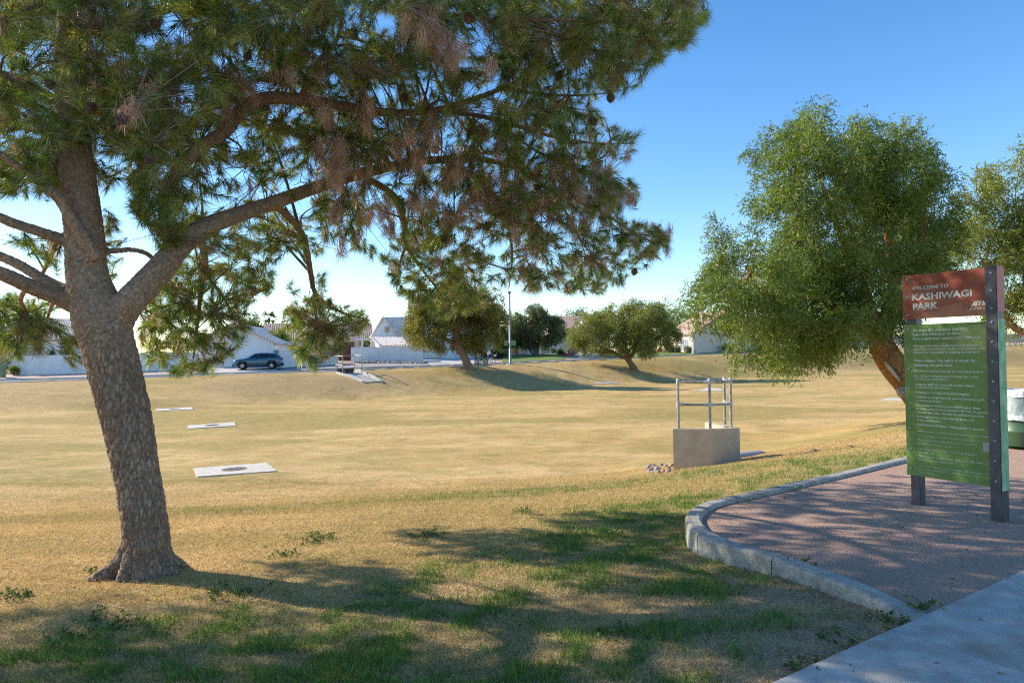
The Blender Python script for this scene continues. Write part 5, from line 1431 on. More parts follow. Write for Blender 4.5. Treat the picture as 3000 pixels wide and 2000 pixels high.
def text(body, u0, u1, z, h, mat, parent, bold=0.0, name='lettering', y=-.0072):
    cu = bpy.data.curves.new('txt', 'FONT'); cu.body = body; cu.size = 1.0; cu.resolution_u = 2; cu.offset = bold; cu.fill_mode = 'FRONT'
    o = bpy.data.objects.new('txt', cu); COL.objects.link(o)
    dg = bpy.context.evaluated_depsgraph_get(); dg.update()
    me = bpy.data.meshes.new_from_object(o.evaluated_get(dg)); bpy.data.objects.remove(o); bpy.data.curves.remove(cu)
    n = len(me.vertices); co = np.zeros(n * 3, np.float32); me.vertices.foreach_get('co', co); co = co.reshape(-1, 3)
    w = co[:, 0].max() - co[:, 0].min(); x0 = co[:, 0].min()
    sxx = (u1 - u0) / w; szz = h / 0.729
    co2 = np.stack([u0 + (co[:, 0] - x0) * sxx, np.full(n, y), z + co[:, 1] * szz], 1).astype(np.float32)
    me.vertices.foreach_set('co', co2.ravel()); me.update()
    o = new_obj(name, me, None, parent); me.materials.clear(); me.materials.append(mat)
    return o
def ux(s): return X0 + (X1 - X0) * sfrac(s)
RH = RZ1 - RZ0
text('WELCOME TO', ux(.107), ux(.54), RZ1 - RH * .34, .036, M['ink'], pr_, .012)
text('KASHIWAGI', ux(.113), ux(.815), RZ1 - RH * .575, .066, M['ink'], pr_, .03)
text('PARK', ux(.117), ux(.415), RZ1 - RH * .79, .066, M['ink'], pr_, .03)
text('mesa\u00b7az', ux(.79), ux(.992), RZ1 - RH * .87, .030, M['ink_worn'], pr_, .004)
# hill emblem above the city name
lg = MB(); ex0, ex1 = ux(.80), ux(.98); ez = RZ1 - RH * .80; ew = ex1 - ex0
def lgp(pts_): lg.add([(ex0 + ew * a, -.0072, ez + b * .075) for a, b in pts_], [tuple(range(len(pts_)))])
lgp([(0, 0), (.28, .62), (.36, .66), (.30, .40), (.22, .14), (.16, .06)])
lgp([(.24, .05), (.42, .62), (.46, .70), (.58, .70), (.44, .40), (.40, .05)])
lgp([(.48, .08), (.62, .70), (.76, .70), (.66, .40), (.62, .08)])
lgp([(.70, .10), (.80, .68), (.84, .66), (1.0, .10), (.86, .02)])
lg.build('emblem', M['ink_worn'], pr_)
GH = GZ1 - GZ0
def gs(px): return (px - 108) / 484.0
LINES = [('We hope that you enjoy your visit.', 160, 475, .045, .0255, 0, .012), ('Supervise children at all times.', 160, 440, .073, .0255, 0, .012), ('Park is open from sunrise until 10:00 p.m.', 161, 547, .101, .0255, 0, .012),
 ('Non-aggressive dogs are allowed in City of Mesa', 162, 527, .147, .0205, 1, .01), ('parks when controlled on a leash no longer than 6 feet.', 162, 577, .168, .0205, 1, .01), ('Owners are responsible for cleaning up dog waste.', 163, 542, .190, .0205, 1, .01),
 ('Please respect the rights of others by', 164, 515, .245, .0255, 1, .012), ('following the park rules.', 165, 385, .275, .0255, 1, .012),
 ('Prohibited activities include, but are not limited to:', 165, 560, .312, .0205, 1, .01), ('Accessing or using the park between the hours', 166, 525, .344, .0205, 1, .01), ('of 10:00 p.m. and sunrise.', 166, 355, .364, .0205, 1, .01),
 ('Using the park by organized groups, classes,', 167, 507, .399, .0205, 1, .01), ('or teams without a permit.', 167, 365, .418, .0205, 1, .01), ('Camping or storing personal belongings.', 168, 477, .452, .0205, 1, .01),
 ('Defacing or tampering with natural resources, park', 169, 563, .483, .0205, 1, .01), ('or private property.', 169, 315, .506, .0205, 1, .01), ('Possessing or consuming spirituous liquor (beer', 170, 537, .536, .0205, 1, .01),
 ('or wine consumption is allowed only with an approved', 170, 590, .559, .0205, 1, .01), ('ramada reservation through an additional permit).', 171, 555, .583, .0205, 1, .01), ('Smoking in picnic areas, seating areas, and', 172, 497, .611, .0205, 1, .01), ('sports complexes.', 172, 305, .634, .0205, 1, .01),
 ('Advertising, soliciting or selling goods or services.', 173, 560, .664, .0205, 1, .01),
 ('For complete park rules and regulations, see', 176, 497, .737, .0205, 2, 0), ('Mesa City Code Sections 6-10, 6-11, and 10-5', 176, 510, .763, .0205, 2, 0), ('located at www.mesaaz.gov.', 177, 375, .789, .0205, 2, 0),
 ('Park Reservations, Permits and Park Rangers:', 178, 505, .823, .0205, 2, 0), ('480-644-2352', 178, 272, .847, .0205, 2, 0), ('Non-emergency after hours assistance: 480-644-2263', 179, 575, .870, .0205, 2, 0), ('Emergency assistance: 911', 179, 380, .894, .0205, 2, 0),
 ('Play and park use is at your own risk (A.R.S. \u00a733-1551). Violators of', 180, 573, .933, .015, 2, 0), ('park rules may be ejected from the park, fined up to $2,500 and/or', 180, 580, .953, .015, 2, 0), ('be imprisoned.', 180, 265, .975, .015, 2, 0)]
for body, a, b, fz, hh, tone, bd in LINES:
    text(body, ux(gs(a)), ux(gs(b)), GZ1 - GH * fz, hh * 1.0, [M['ink'], M['ink_worn'], M['ink_faint']][tone], pg_, bd + .012)
bl = MB()
for fz in (.312, .344, .399, .452, .483, .536, .611, .664):
    z = GZ1 - GH * fz + .007; x = ux(gs(158)); bl.add([(x - .004, -.0072, z), (x, -.0072, z - .004), (x + .004, -.0072, z), (x, -.0072, z + .004)], [(0, 1, 2, 3)])
bl.build('bullets', M['ink_worn'], pg_)
MB().box(ux(gs(176)), X1 - .004, -.0075, -.0062, GZ1 - GH * .703, GZ1 - GH * .703 + .003).build('rule_line', M['ink_worn'], pg_)
MB().box(ux(gs(543)), ux(gs(588)), -.0085, -.0062, GZ1 - GH * .795, GZ1 - GH * .735).build('blank_sticker', pmat('sticker', (0.30, 0.36, 0.28), (0.36, 0.40, 0.33), scale=30), pg_)

# ------------------------------------------------------------------ litter bin
bb = plane(2992, 1312, 0.0); T0 = thing('litter_bin', 'green park litter barrel with white plastic liner behind the sign post', 'litter bin', tuple(bb))
M['bin'] = pmat('bin_green', (0.035, 0.085, 0.04), (0.06, 0.12, 0.06), scale=7, rough=.45, spec=.5)
M['liner'] = pmat('plastic_liner', (0.62, 0.65, 0.66), (0.78, 0.80, 0.82), scale=9, rough=.35, spec=.5, bump=.8, bscale=22)
M['liner2'] = pmat('thin_plastic_liner', (0.24, 0.30, 0.27), (0.40, 0.46, 0.43), scale=5, rough=.3, spec=.6, bump=.8, bscale=14)
r = .305
MB().tube([(0, 0, .05), (0, 0, .06), (0, 0, .27), (0, 0, .285), (0, 0, .30), (0, 0, .48), (0, 0, .90)], [r * .97, r, r, r + .012, r, r, r], 36).build('barrel', M['bin'], T0, smooth=True, bevel=0)
MB().box(-.24, .24, -.03, .03, 0, .055).box(-.03, .03, -.24, .24, 0.0, .054).build('foot', M['bin'], T0)
def skirt(z0, z1, r0, r1, amp, name, mat, seed, n=72, rows=9):
    V = []; F_ = []
    for j in range(rows + 1):
        t = j / rows
        for k in range(n):
            a = 2 * math.pi * k / n; w = mnoise.noise(Vector((math.cos(a) * 7 + seed, math.sin(a) * 7, t * 3)))
            rr = r0 + (r1 - r0) * t + amp * w * (.3 + t); V.append((rr * math.cos(a), rr * math.sin(a), z0 + (z1 - z0) * t + .02 * w * t))
    for j in range(rows):
        for k in range(n): F_.append((j * n + k, j * n + (k + 1) % n, (j + 1) * n + (k + 1) % n, (j + 1) * n + k))
    return MB().add(V, F_).build(name, mat, T0, smooth=True)
skirt(.95, .84, .315, .335, .02, 'liner_rim', M['liner'], 1)
skirt(.93, .55, .312, .33, .02, 'liner', M['liner2'], 4)
skirt(.56, .47, .332, .34, .012, 'liner_hem', M['liner'], 9, rows=4)
skirt(.95, .6, .31, .22, .02, 'liner_inside', M['liner'], 6)

# ------------------------------------------------------------------ headwall with rail
M['galv'] = pmat('weathered_galvanised', (0.22, 0.20, 0.185), (0.36, 0.335, 0.31), scale=14, detail=7, rough=.55, metallic=.45, c3=(0.50, 0.49, 0.47), scale3=9, amt3=.5)
M['fit'] = pmat('pipe_fitting', (0.36, 0.35, 0.34), (0.50, 0.49, 0.48), scale=20, rough=.5, metallic=.3)
HY = 15.0
a0 = pt(1971, 1257, HY); a1 = pt(2085, 1258, HY - .22); a2 = pt(2168, 1251, HY + .02); a3 = pt(2108, 1240, HY + 1.0)
ztop = (a0.z + a1.z + a2.z) / 3
HB_ = Vector((a1.x, a1.y, ztop - 1.1))
T1 = thing('outlet_headwall', 'angled tan concrete drain headwall with grey pipe railing in the lawn, near the kerb', 'headwall', tuple(HB_))
def wall_run(P, th, z0, z1, name, mat):
    P = [Vector((p.x, p.y, 0)) for p in P]; n = len(P); L_ = []; R_ = []
    for i in range(n):
        d0 = (P[i] - P[i - 1]).normalized() if i else (P[1] - P[0]).normalized(); d1 = (P[i + 1] - P[i]).normalized() if i < n - 1 else d0
        nn = Vector((-(d0.y + d1.y), d0.x + d1.x, 0)); nn = nn.normalized() / max(.5, abs(nn.normalized().dot(Vector((-d0.y, d0.x, 0)))))
        L_.append(P[i] + nn * th); R_.append(P[i])
    pts_ = [(p.x - HB_.x, p.y - HB_.y) for p in R_] + [(p.x - HB_.x, p.y - HB_.y) for p in L_[::-1]]
    return MB().prismz(pts_, z0 - HB_.z, z1 - HB_.z).build(name, mat, T1, bevel=.012)
wall_run([a0, a1, a2], .2, ztop - 2.0, ztop, 'wall', M['headwall'])
a2b = a2 + Vector((-.1, .21, 0))
wall_run([a2b, a2b + (a3 - a2).normalized() * 1.0], .2, ztop - 2.0, ztop + .02, 'wing_wall', M['headwall'])
rp0 = pt(1988, 1255, HY + .1); rp1 = pt(2081, 1256, HY - .10); rp2 = pt(2142, 1249, HY + .12); rp3 = pt(2124, 1240, HY + .75)
rh = 1.05
def P_(p, z): return (p.x - HB_.x, p.y - HB_.y, ztop + z - HB_.z)
for p in (rp0, rp1, rp2, rp3):
    o = MB().tube([P_(p, -.05), P_(p, rh)], .03, 12).build('rail_post', M['galv'], T1, smooth=False)
    for z in (rh - .03, .52): MB().tube([P_(p, z - .055), P_(p, z + .055)], .040, 12).build('fitting', M['fit'], o)
    MB().ellipsoid(P_(p, rh + .02), (.038, .038, .03), 10, 6).build('post_cap', M['fit'], o, smooth=True)
for p, q in ((rp0, rp1), (rp1, rp2), (rp2, rp3)):
    d = (q - p).normalized() * .04
    for z in (rh - .03, .52):
        MB().tube([P_(p + d, z), P_(q - d, z)], .027, 12).build('rail', M['galv'], T1)
        MB().tube([P_(p + d * .8, z), P_(p + d * 3.2, z)], .036, 12).build('fitting', M['fit'], T1); MB().tube([P_(q - d * 3.2, z), P_(q - d * .8, z)], .036, 12).build('fitting', M['fit'], T1)
# buried pipe running into it
g1 = gnd(2100, 1354); g2_ = gnd(2222, 1330); ex = (g2_ - g1).normalized()
pp = MB().tube([g1 - ex * .35 + Vector((0, .25, -.13)) - HB_, g1 + ex * .2 + Vector((0, .05, -.13)) - HB_, g2_ + Vector((0, 0, -.20)) - HB_, g2_ + ex * .5 + Vector((0, 0, -.34)) - HB_], .30, 22).build('drain_pipe', pmat('pipe_concrete', (0.28, 0.27, 0.26), (0.38, 0.37, 0.35), scale=8, rough=.85), T1, smooth=True)
# rocks at its foot
pts_ = []
for k in range(34):
    px = 1895 + 80 * rngk.rand(); py = 1362 + 24 * rngk.rand()
    g = gnd(px, py); pts_.append((g + Vector((0, 0, .02)), rngk.uniform(.25, .6)))
rock_set('river_rock', pts_, [M['rock_red'], M['rock']], 'reddish river rock at the foot of the near headwall')

# ------------------------------------------------------------------ far outlet with rail
B = gnd(1035, 1094); T2 = thing('outlet_structure', 'concrete outlet apron with grey pipe railing on the far bank', 'outlet', tuple(B))
def gl(px, py, up=0.03): g = gnd(px, py); return (g.x - B.x, g.y - B.y, g.z - B.z + up)
row = [[(992, 1094), (1040, 1090)], [(1012, 1101), (1056, 1095)], [(1036, 1109), (1075, 1102)], [(1058, 1117), (1095, 1111)], [(1068, 1121), (1112, 1119)]]
V = []; F_ = []
for r_ in row: V += [gl(*r_[0], .05), gl(*r_[1], .05)]
F_ = [(2 * i, 2 * i + 1, 2 * i + 3, 2 * i + 2) for i in range(4)]
MB().add(V, F_).build('apron', M['slabc'], T2)
kr = MB()
for i in range(4):
    a = Vector(V[2 * i + 1]); b = Vector(V[2 * i + 3]); w = Vector((.25, .05, 0)); up = Vector((0, 0, .28 - .05 * i)); up2 = Vector((0, 0, .28 - .05 * (i + 1)))
    kr.add([tuple(v) for v in (a, b, b + up2, a + up, a + w - Vector((0, 0, .3)), b + w - Vector((0, 0, .3)), b + w + up2, a + w + up)], [(0, 1, 2, 3), (4, 5, 6, 7), (0, 1, 5, 4), (1, 2, 6, 5), (2, 3, 7, 6), (3, 0, 4, 7)])
kr.build('side_kerb', M['slabc'], T2)
kl = MB()
for i in range(4):
    a = Vector(V[2 * i]); b = Vector(V[2 * i + 2]); w = Vector((-.25, .02, 0)); up = Vector((0, 0, .10))
    kl.add([tuple(v) for v in (a, b, b + up, a + up, a + w - Vector((0, 0, .3)), b + w - Vector((0, 0, .3)), b + w + up, a + w + up)], [(0, 1, 2, 3), (4, 5, 6, 7), (0, 1, 5, 4), (1, 2, 6, 5), (2, 3, 7, 6), (3, 0, 4, 7)])
kl.build('side_kerb', M['slabc'], T2)
mth = [Vector(gl(1012, 1096, 0)), Vector(gl(1036, 1093, 0))]
u_ = (mth[1] - mth[0]); v_ = Vector((-u_.y, u_.x, 0)).normalized()
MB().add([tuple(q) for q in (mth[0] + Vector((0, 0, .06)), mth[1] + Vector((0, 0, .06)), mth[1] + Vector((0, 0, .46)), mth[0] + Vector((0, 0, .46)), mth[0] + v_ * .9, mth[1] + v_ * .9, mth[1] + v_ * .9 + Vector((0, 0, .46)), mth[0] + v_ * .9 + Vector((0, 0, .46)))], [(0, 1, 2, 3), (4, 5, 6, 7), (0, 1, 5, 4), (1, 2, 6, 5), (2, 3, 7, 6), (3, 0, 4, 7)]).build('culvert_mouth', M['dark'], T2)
M['galv2'] = pmat('galvanised_rail', (0.28, 0.275, 0.27), (0.40, 0.39, 0.38), scale=10, rough=.5, metallic=.3)
fr = {}
for k, (px, py, top) in {'rl': (984, 1092, 1043), 'rl2': (988, 1091, 1043), 'fl': (1004, 1098, 1043), 'rr': (1039, 1087, 1041), 'fr': (1060, 1096, 1042)}.items():
    g = gnd(px, py); hh = (py - top) * g.y / F_PX; fr[k] = (g - B, hh)
    MB().tube([g - B - Vector((0, 0, .1)), g - B + Vector((0, 0, hh))], .045, 8).build('rail_post', M['galv2'], T2)
for a, b in (('rl', 'fl'), ('rr', 'fr'), ('rl2', 'rr')):
    for t in (1.0, .5):
        p = fr[a][0] + Vector((0, 0, fr[a][1] * t)); q = fr[b][0] + Vector((0, 0, fr[b][1] * t)); MB().tube([p, q], .04, 8).build('rail', M['galv2'], T2)

# ------------------------------------------------------------------ manhole slabs in the basin
M['iron'] = pmat('manhole_iron', (0.26, 0.21, 0.18), (0.38, 0.31, 0.26), scale=25, rough=.8, metallic=.3, bump=.5, bscale=60)
def slab(cpx, lab, lid=True, w=None):
    P = [gnd(a, b) for a, b in cpx]; c = sum(P, Vector()) / len(P)
    nrm = (P[1] - P[0]).cross(P[3] - P[0]).normalized(); nrm = nrm if nrm.z > 0 else -nrm
    rq = Vector((0, 0, 1)).rotation_difference(nrm)
    t = thing('manhole_slab', lab, 'drain slab', tuple(c + nrm * -.018), 0, 'pale slabs in the basin lawn')
    t.rotation_mode = 'QUATERNION'; t.rotation_quaternion = rq
    Q_ = [rq.inverted() @ (p - c) for p in P]
    MB().prismz([(p.x, p.y) for p in Q_], -.25, .05).build('slab', M['slabc'], t, bevel=.01)
    if lid:
        r = lid
        MB().tube([(0, 0, .045), (0, 0, .056)], [r, r], 32).build('lid', M['iron'], t)
        st = MB()
        for i in range(-4, 5):
            for j in range(-4, 5):
                if math.hypot(i, j) < 4.4: st.box(i * r / 5 - r * .06, i * r / 5 + r * .06, j * r / 5 - r * .06, j * r / 5 + r * .06, .056, .064)
        st.build('lid_studs', M['iron'], t)
    return t
slab([(578, 1399), (812, 1382), (782, 1357), (566, 1374)], 'nearest and largest pale concrete slab with round iron lid in the lawn', .34)
slab([(551, 1257), (692, 1248), (688, 1239), (550, 1247)], 'middle pale concrete slab with lid in the lawn right of the trunk', .34)
slab([(457, 1205), (567, 1200), (563, 1193), (457, 1199)], 'far pale concrete slab beside the pine trunk', .34)
slab([(2040, 1146), (2120, 1145), (2108, 1138), (2070, 1137)], 'pale slab seen through the near railing', False)
slab([(2575, 1173), (2660, 1175), (2665, 1168), (2600, 1167)], 'pale slab beside the trunk behind the sign', False)
slab([(1735, 1125), (1818, 1123), (1800, 1120), (1740, 1121)], 'thin pale slab at the tip of the round tree shadow', False)

# ------------------------------------------------------------------ light pole, utility cage, hydrant
B = gnd(1495, 1067); T3 = thing('light_pole', 'tall grey metal light pole with green plate on the far bank', 'light pole', tuple(B))
s = B.y / F_PX
MB().prismz([(.45 * math.cos(a), .45 * math.sin(a)) for a in [k * math.pi / 4 + .39 for k in range(8)]], -.3, .08).build('footing', M['slabc'], T3)
MB().tube([(0, 0, .08), (0, 0, .12), (0, 0, 7.4)], [.17, .13, .09], 12).build('pole', M['galv2'], T3, smooth=True)
MB().box(-.2, .2, -.2, .2, .08, .11).build('base_plate', M['galv2'], T3)
MB().box(-.62, .62, .11, .13, 1.95, 2.50).build('sign_plate', pmat('plate_green', (0.16, 0.32, 0.14), (0.22, 0.38, 0.20), scale=5, rough=.5), T3)
MB().box(-.18, .18, -.18, .18, 7.4, 7.62).build('lamp_head', M['galv2'], T3, bevel=.03)
B = gnd(1410, 1075); T4 = thing('utility_cage', 'green wire-mesh utility cage on concrete pad beside the round tree', 'utility cage', tuple(B), R(-18))
M['cage'] = pmat('cage_green', (0.10, 0.17, 0.12), (0.16, 0.24, 0.18), scale=8, rough=.5)
MB().box(-.65, .65, -.45, .45, -.2, .12).build('pad', M['slabc'], T4)
fr_ = MB()
for x in (-.55, .55):
    for y in (-.36, .36): fr_.box(x - .025, x + .025, y - .025, y + .025, .12, .95)
for y in (-.36, .36):
    for z in (.14, .95): fr_.box(-.575, .575, y - .024, y + .024, z - .024, z + .024)
for x in (-.55, .55):
    for z in (.14, .95): fr_.box(x - .023, x + .023, -.36, .36, z - .023, z + .023)
fr_.box(.0, .04, -.384, -.34, .14, .95); fr_.build('frame', M['cage'], T4)
ms = MB()
for k in range(17):
    x = -.53 + k * 1.06 / 16
    for y in (-.36, .36): ms.box(x - .007, x + .007, y - .006, y + .006, .16, .93)
for k in range(11):
    z = .18 + k * .074
    for y in (-.36, .36): ms.box(-.54, .54, y - .006, y + .006, z - .007, z + .007)
    for x in (-.55, .55): ms.box(x - .006, x + .006, -.35, .35, z - .007, z + .007)
for k in range(10):
    y = -.34 + k * .68 / 9
    for x in (-.55, .55): ms.box(x - .006, x + .006, y - .007, y + .007, .16, .93)
    ms.box(-.54, .54, y - .006, y + .006, .944, .956)
ms.build('wire_mesh', M['cage'], T4)
MB().tube([(-.3, 0, .1), (-.3, 0, .6), (-.1, 0, .7), (.1, 0, .7), (.3, 0, .6), (.3, 0, .1)], .06, 8).build('valve_pipe', M['bin'], T4, smooth=True)
B = at(1879, 97.5); T5 = thing('fire_hydrant', 'yellow fire hydrant on the grass across the street', 'fire hydrant', tuple(B))
M['hyd'] = pmat('hydrant_yellow', (0.70, 0.42, 0.04), (0.78, 0.50, 0.07), scale=6, rough=.5)
MB().tube([(0, 0, 0), (0, 0, .05), (0, 0, .06), (0, 0, .55), (0, 0, .60), (0, 0, .62), (0, 0, .75), (0, 0, .80)], [.20, .20, .13, .13, .18, .15, .10, .04], 12).build('body', M['hyd'], T5, smooth=True)
for d in ((1, 0, 0), (-1, 0, 0), (0, -1, 0)): MB().tube([Vector(d) * .1 + Vector((0, 0, .42)), Vector(d) * .22 + Vector((0, 0, .42))], .07, 10).build('outlet', M['hyd'], T5)
MB().tube([(0, 0, .79), (0, 0, .86)], .03, 6).build('top_nut', M['hyd'], T5)
# wheelie bins by the driveway
for px, colr, lab in ((1709, (0.55, 0.45, 0.36), 'beige wheeled bin by the driveway across the street'), (1717, (0.16, 0.12, 0.34), 'purple-blue wheeled bin by the driveway across the street')):
    B = at(px, 103); w = thing('wheeled_bin', lab, 'bin', tuple(B)); mt = pmat('bin_plastic', colr, tuple(c * 1.15 for c in colr), rough=.6)
    MB().add([(-.24, -.28, .08), (.24, -.28, .08), (.24, .28, .08), (-.24, .28, .08), (-.3, -.36, 1.0), (.3, -.36, 1.0), (.3, .36, 1.0), (-.3, .36, 1.0)], [(0, 3, 2, 1), (4, 5, 6, 7), (0, 1, 5, 4), (1, 2, 6, 5), (2, 3, 7, 6), (3, 0, 4, 7)]).build('body', mt, w)
    MB().box(-.32, .32, -.4, .38, 1.003, 1.08).build('lid', mt, w, bevel=.02)
    for x in (-.27, .27): MB().tube([(x - .03, .27, .1), (x + .03, .27, .1)], .1, 12).build('wheel', M['dark'], w)
# ------------------------------------------------------------------ vehicles
def lerp_tab(x, T):
    return float(np.interp(x, [t[0] for t in T], [t[1] for t in T]))
def make_car(name, label, loc, rotz, paint, wagon=True):
    t = thing(name, label, 'car', tuple(loc), rotz)
    HWID = .91
    top = [(-2.26, .62), (-2.24, .95), (-2.12, 1.16), (-1.75, 1.42), (-1.45, 1.53), (-.8, 1.575), (0.0, 1.56), (.35, 1.49), (1.02, 1.08), (1.2, 1.04), (1.7, .98), (2.05, .90), (2.22, .78), (2.27, .60)]
    belt = [(-2.26, .60), (-2.2, .93), (-2.0, 1.06), (-1.2, 1.05), (.9, .99), (1.05, .97), (1.7, .88), (2.1, .78), (2.27, .58)]
    hw = [(-2.27, .66), (-2.15, .82), (-1.8, .90), (-1.0, .915), (1.2, .915), (1.8, .88), (2.1, .78), (2.27, .60)]
    wx = (1.38, -1.27); wr = .345
    def zb(x):
        z = .24 if abs(x) < 2.0 else .24 + (abs(x) - 2.0) * .5
        for w in wx:
            d = abs(x - w)
            if d < .42: z = max(z, .33 + math.sqrt(.42 ** 2 - d * d))
        return z
    xs = sorted(set(list(np.linspace(-2.27, 2.27, 41)) + [w + s * .42 * math.cos(a) for w in wx for s in (-1, 1) for a in np.linspace(0, math.pi / 2, 6)]))
    def sec(x):
        b = zb(x); bl = lerp_tab(x, belt); tp = max(lerp_tab(x, top), bl + .01); w = lerp_tab(x, hw); gh = tp - bl
        b = min(b, bl - .05)
        yt = w * (.95 - .23 * min(1, gh / .5)) 
        return [(w * .90, b), (w * .98, b + (bl - b) * .3), (w, b + (bl - b) * .6), (w * .965, bl), (yt, tp - .035 * min(1, gh / .2)), (yt * .82, tp), (0, tp + .012)]
    V = []; F_ = []; S = [sec(x) for x in xs]; k = 7
    for x, s in zip(xs, S):
        for y, z in s: V.append((x, y, z))
        for y, z in s[:-1]: V.append((x, -y, z))
    n1 = 13
    def idx(i, j, side): return i * n1 + (j if side > 0 or j == 6 else 7 + j)
    for i in range(len(xs) - 1):
        for side in (1, -1):
            for j in range(6): F_.append((idx(i, j, side), idx(i + 1, j, side), idx(i + 1, j + 1, side), idx(i, j + 1, side)))
        F_.append((idx(i, 0, 1), idx(i, 0, -1), idx(i + 1, 0, -1), idx(i + 1, 0, 1)))
    for i in (0, len(xs) - 1):
        F_.append(tuple(idx(i, j, 1) for j in range(7)) + tuple(idx(i, j, -1) for j in range(5, -1, -1)))
    MB().add(V, F_).build('body', paint, t, smooth=True)
    def surf(x, f, side, off=.006):
        s = sec(x); (y0, z0), (y1, z1) = s[3], s[4]
        return (x, side * (y0 + (y1 - y0) * f + off), z0 + (z1 - z0) * f)
    gl = M['carglass']
    for side in (1, -1):
        for (a, b, fa, fb) in ((-1.72, -1.12, .45, 1), (-1.06, -.12, 1, 1), (-.04, .80, 1, .55)):
            xx = np.linspace(a, b, 7); vs = []
            for x in xx:
                f0 = .10; f1 = .90
                vs += [surf(x, f0, side), surf(x, f1 * (1 if -1.4 < x < .3 else (max(.25, 1 - abs((x - .3) / .62) if x > .3 else 1 - abs((x + 1.4) / .5)))), side)]
            MB().add(vs, [(2 * i, 2 * i + 2, 2 * i + 3, 2 * i + 1) for i in range(6)]).build('side_window', gl, t)
        mm = surf(.72, .15, side, .06); MB().ellipsoid((mm[0], mm[1] + side * .05, mm[2] + .02), (.07, .11, .07), 10, 7).build('mirror', paint, t, smooth=True)
        for x in (-.75, .2): MB().box(x - .09, x + .09, side * .918 - .012, side * .918 + .012, .86, .89).build('door_handle', M['dark'], t)
        arch = MB()
        for w in wx:
            pts = [(w + .44 * math.cos(a), side * .915, .33 + .44 * math.sin(a)) for a in np.linspace(0, math.pi, 13)]
            arch.tube(pts, .035, 6)
        arch.box(-.9, .98, side * .895 - .03, side * .895 + .03, .22, .40); arch.build('side_cladding', M['cladding'], t)
        MB().ellipsoid((2.06, side * .66, .76), (.17, .16, .055), 10, 6).build('headlight', M['lamp_glass'], t, smooth=True)
        MB().ellipsoid((-2.16, side * .70, .98), (.10, .14, .09), 10, 6).build('tail_light', M['tail'], t, smooth=True)
    # windscreens
    for (xa, xb, nm) in ((.42, .98, 'windscreen'), (-1.62, -2.08, 'rear_window')):
        vs = []
        for q in range(5):
            x = xa + (xb - xa) * q / 4; s = sec(x); n_ = .012
            for y in (-1, -.5, 0, .5, 1): vs.append((x + (.008 if xa > 0 else -.008), y * s[5][0] * .98, (s[5][1] if abs(y) > .6 else s[6][1]) + n_))
        MB().add(vs, [(q * 5 + y, q * 5 + y + 1, q * 5 + y + 6, q * 5 + y + 5) for q in range(4) for y in range(4)]).build(nm, gl, t, smooth=True)
    MB().box(2.20, 2.29, -.45, .45, .52, .72).build('grille', M['cladding'], t, bevel=.02)
    MB().box(2.0, 2.31, -.66, .66, .25, .46).build('front_bumper', M['cladding'], t, bevel=.04); MB().box(-2.31, -2.02, -.72, .72, .28, .60).build('rear_bumper', M['cladding'], t, bevel=.04)
    for w in wx:
        for side in (1, -1):
            wh = thing('x', 'x', 'x'); bpy.data.objects.remove(wh)
            ty = MB(); y0 = side * .70; y1 = side * .90
            ty.tube([(w, y0, .345), (w, y0 + side * .02, .345), (w, y1 - side * .02, .345), (w, y1, .345)], [wr - .03, wr, wr, wr - .03], 24)
            o = ty.build('wheel', M['tyre'], t)
            rim = MB().tube([(w, y1 - side * .005, .345), (w, y1 + side * .004, .345)], [.215, .215], 20); rim.build('rim', M['dark'], o)
            sp = MB()
            for q in range(5):
                a = 2 * math.pi * q / 5 + .3; d = Vector((math.cos(a), 0, math.sin(a))); tt = Vector((-d.z, 0, d.x)); c = Vector((w, y1 + side * .012, .345))
                sp.add([tuple(v) for v in (c + tt * .04, c - tt * .04, c + d * .21 - tt * .03, c + d * .21 + tt * .03)], [(0, 1, 2, 3)])
            sp.tube([(w, y1, .345), (w, y1 + side * .016, .345)], .05, 10); sp.build('spokes', M['alloy'], o)
    return t
M['carglass'] = pmat('car_glass', (0.012, 0.016, 0.022), rough=.05, spec=.7)
M['cladding'] = pmat('black_plastic', (0.015, 0.015, 0.017), (0.025, 0.025, 0.027), rough=.6)
M['tyre'] = pmat('tyre_rubber', (0.012, 0.012, 0.013), (0.02, 0.02, 0.02), rough=.85)
M['alloy'] = pmat('alloy', (0.45, 0.45, 0.47), rough=.35, metallic=.8)
M['lamp_glass'] = pmat('lamp_glass', (0.35, 0.42, 0.50), rough=.1, spec=.7)
M['tail'] = pmat('tail_lamp', (0.22, 0.01, 0.012), rough=.15, spec=.6)
teal = pmat('teal_paint', (0.012, 0.085, 0.14), (0.016, 0.10, 0.16), scale=2, rough=.25, metallic=.15, coat=.8, spec=.6)
silver = pmat('silver_paint', (0.40, 0.44, 0.50), (0.43, 0.47, 0.53), scale=2, rough=.25, metallic=.4, coat=.7)
cp = at(757, 66.2); cp.z += .06
make_car('parked_car', 'dark teal compact car parked in the driveway before the white garage', cp, math.atan2(-.26, -.96), teal)
cp = at(2508, 112); cp.z += .05
make_car('parked_car', 'pale blue-grey car glimpsed through the big tree beyond the street', cp, R(28), silver)

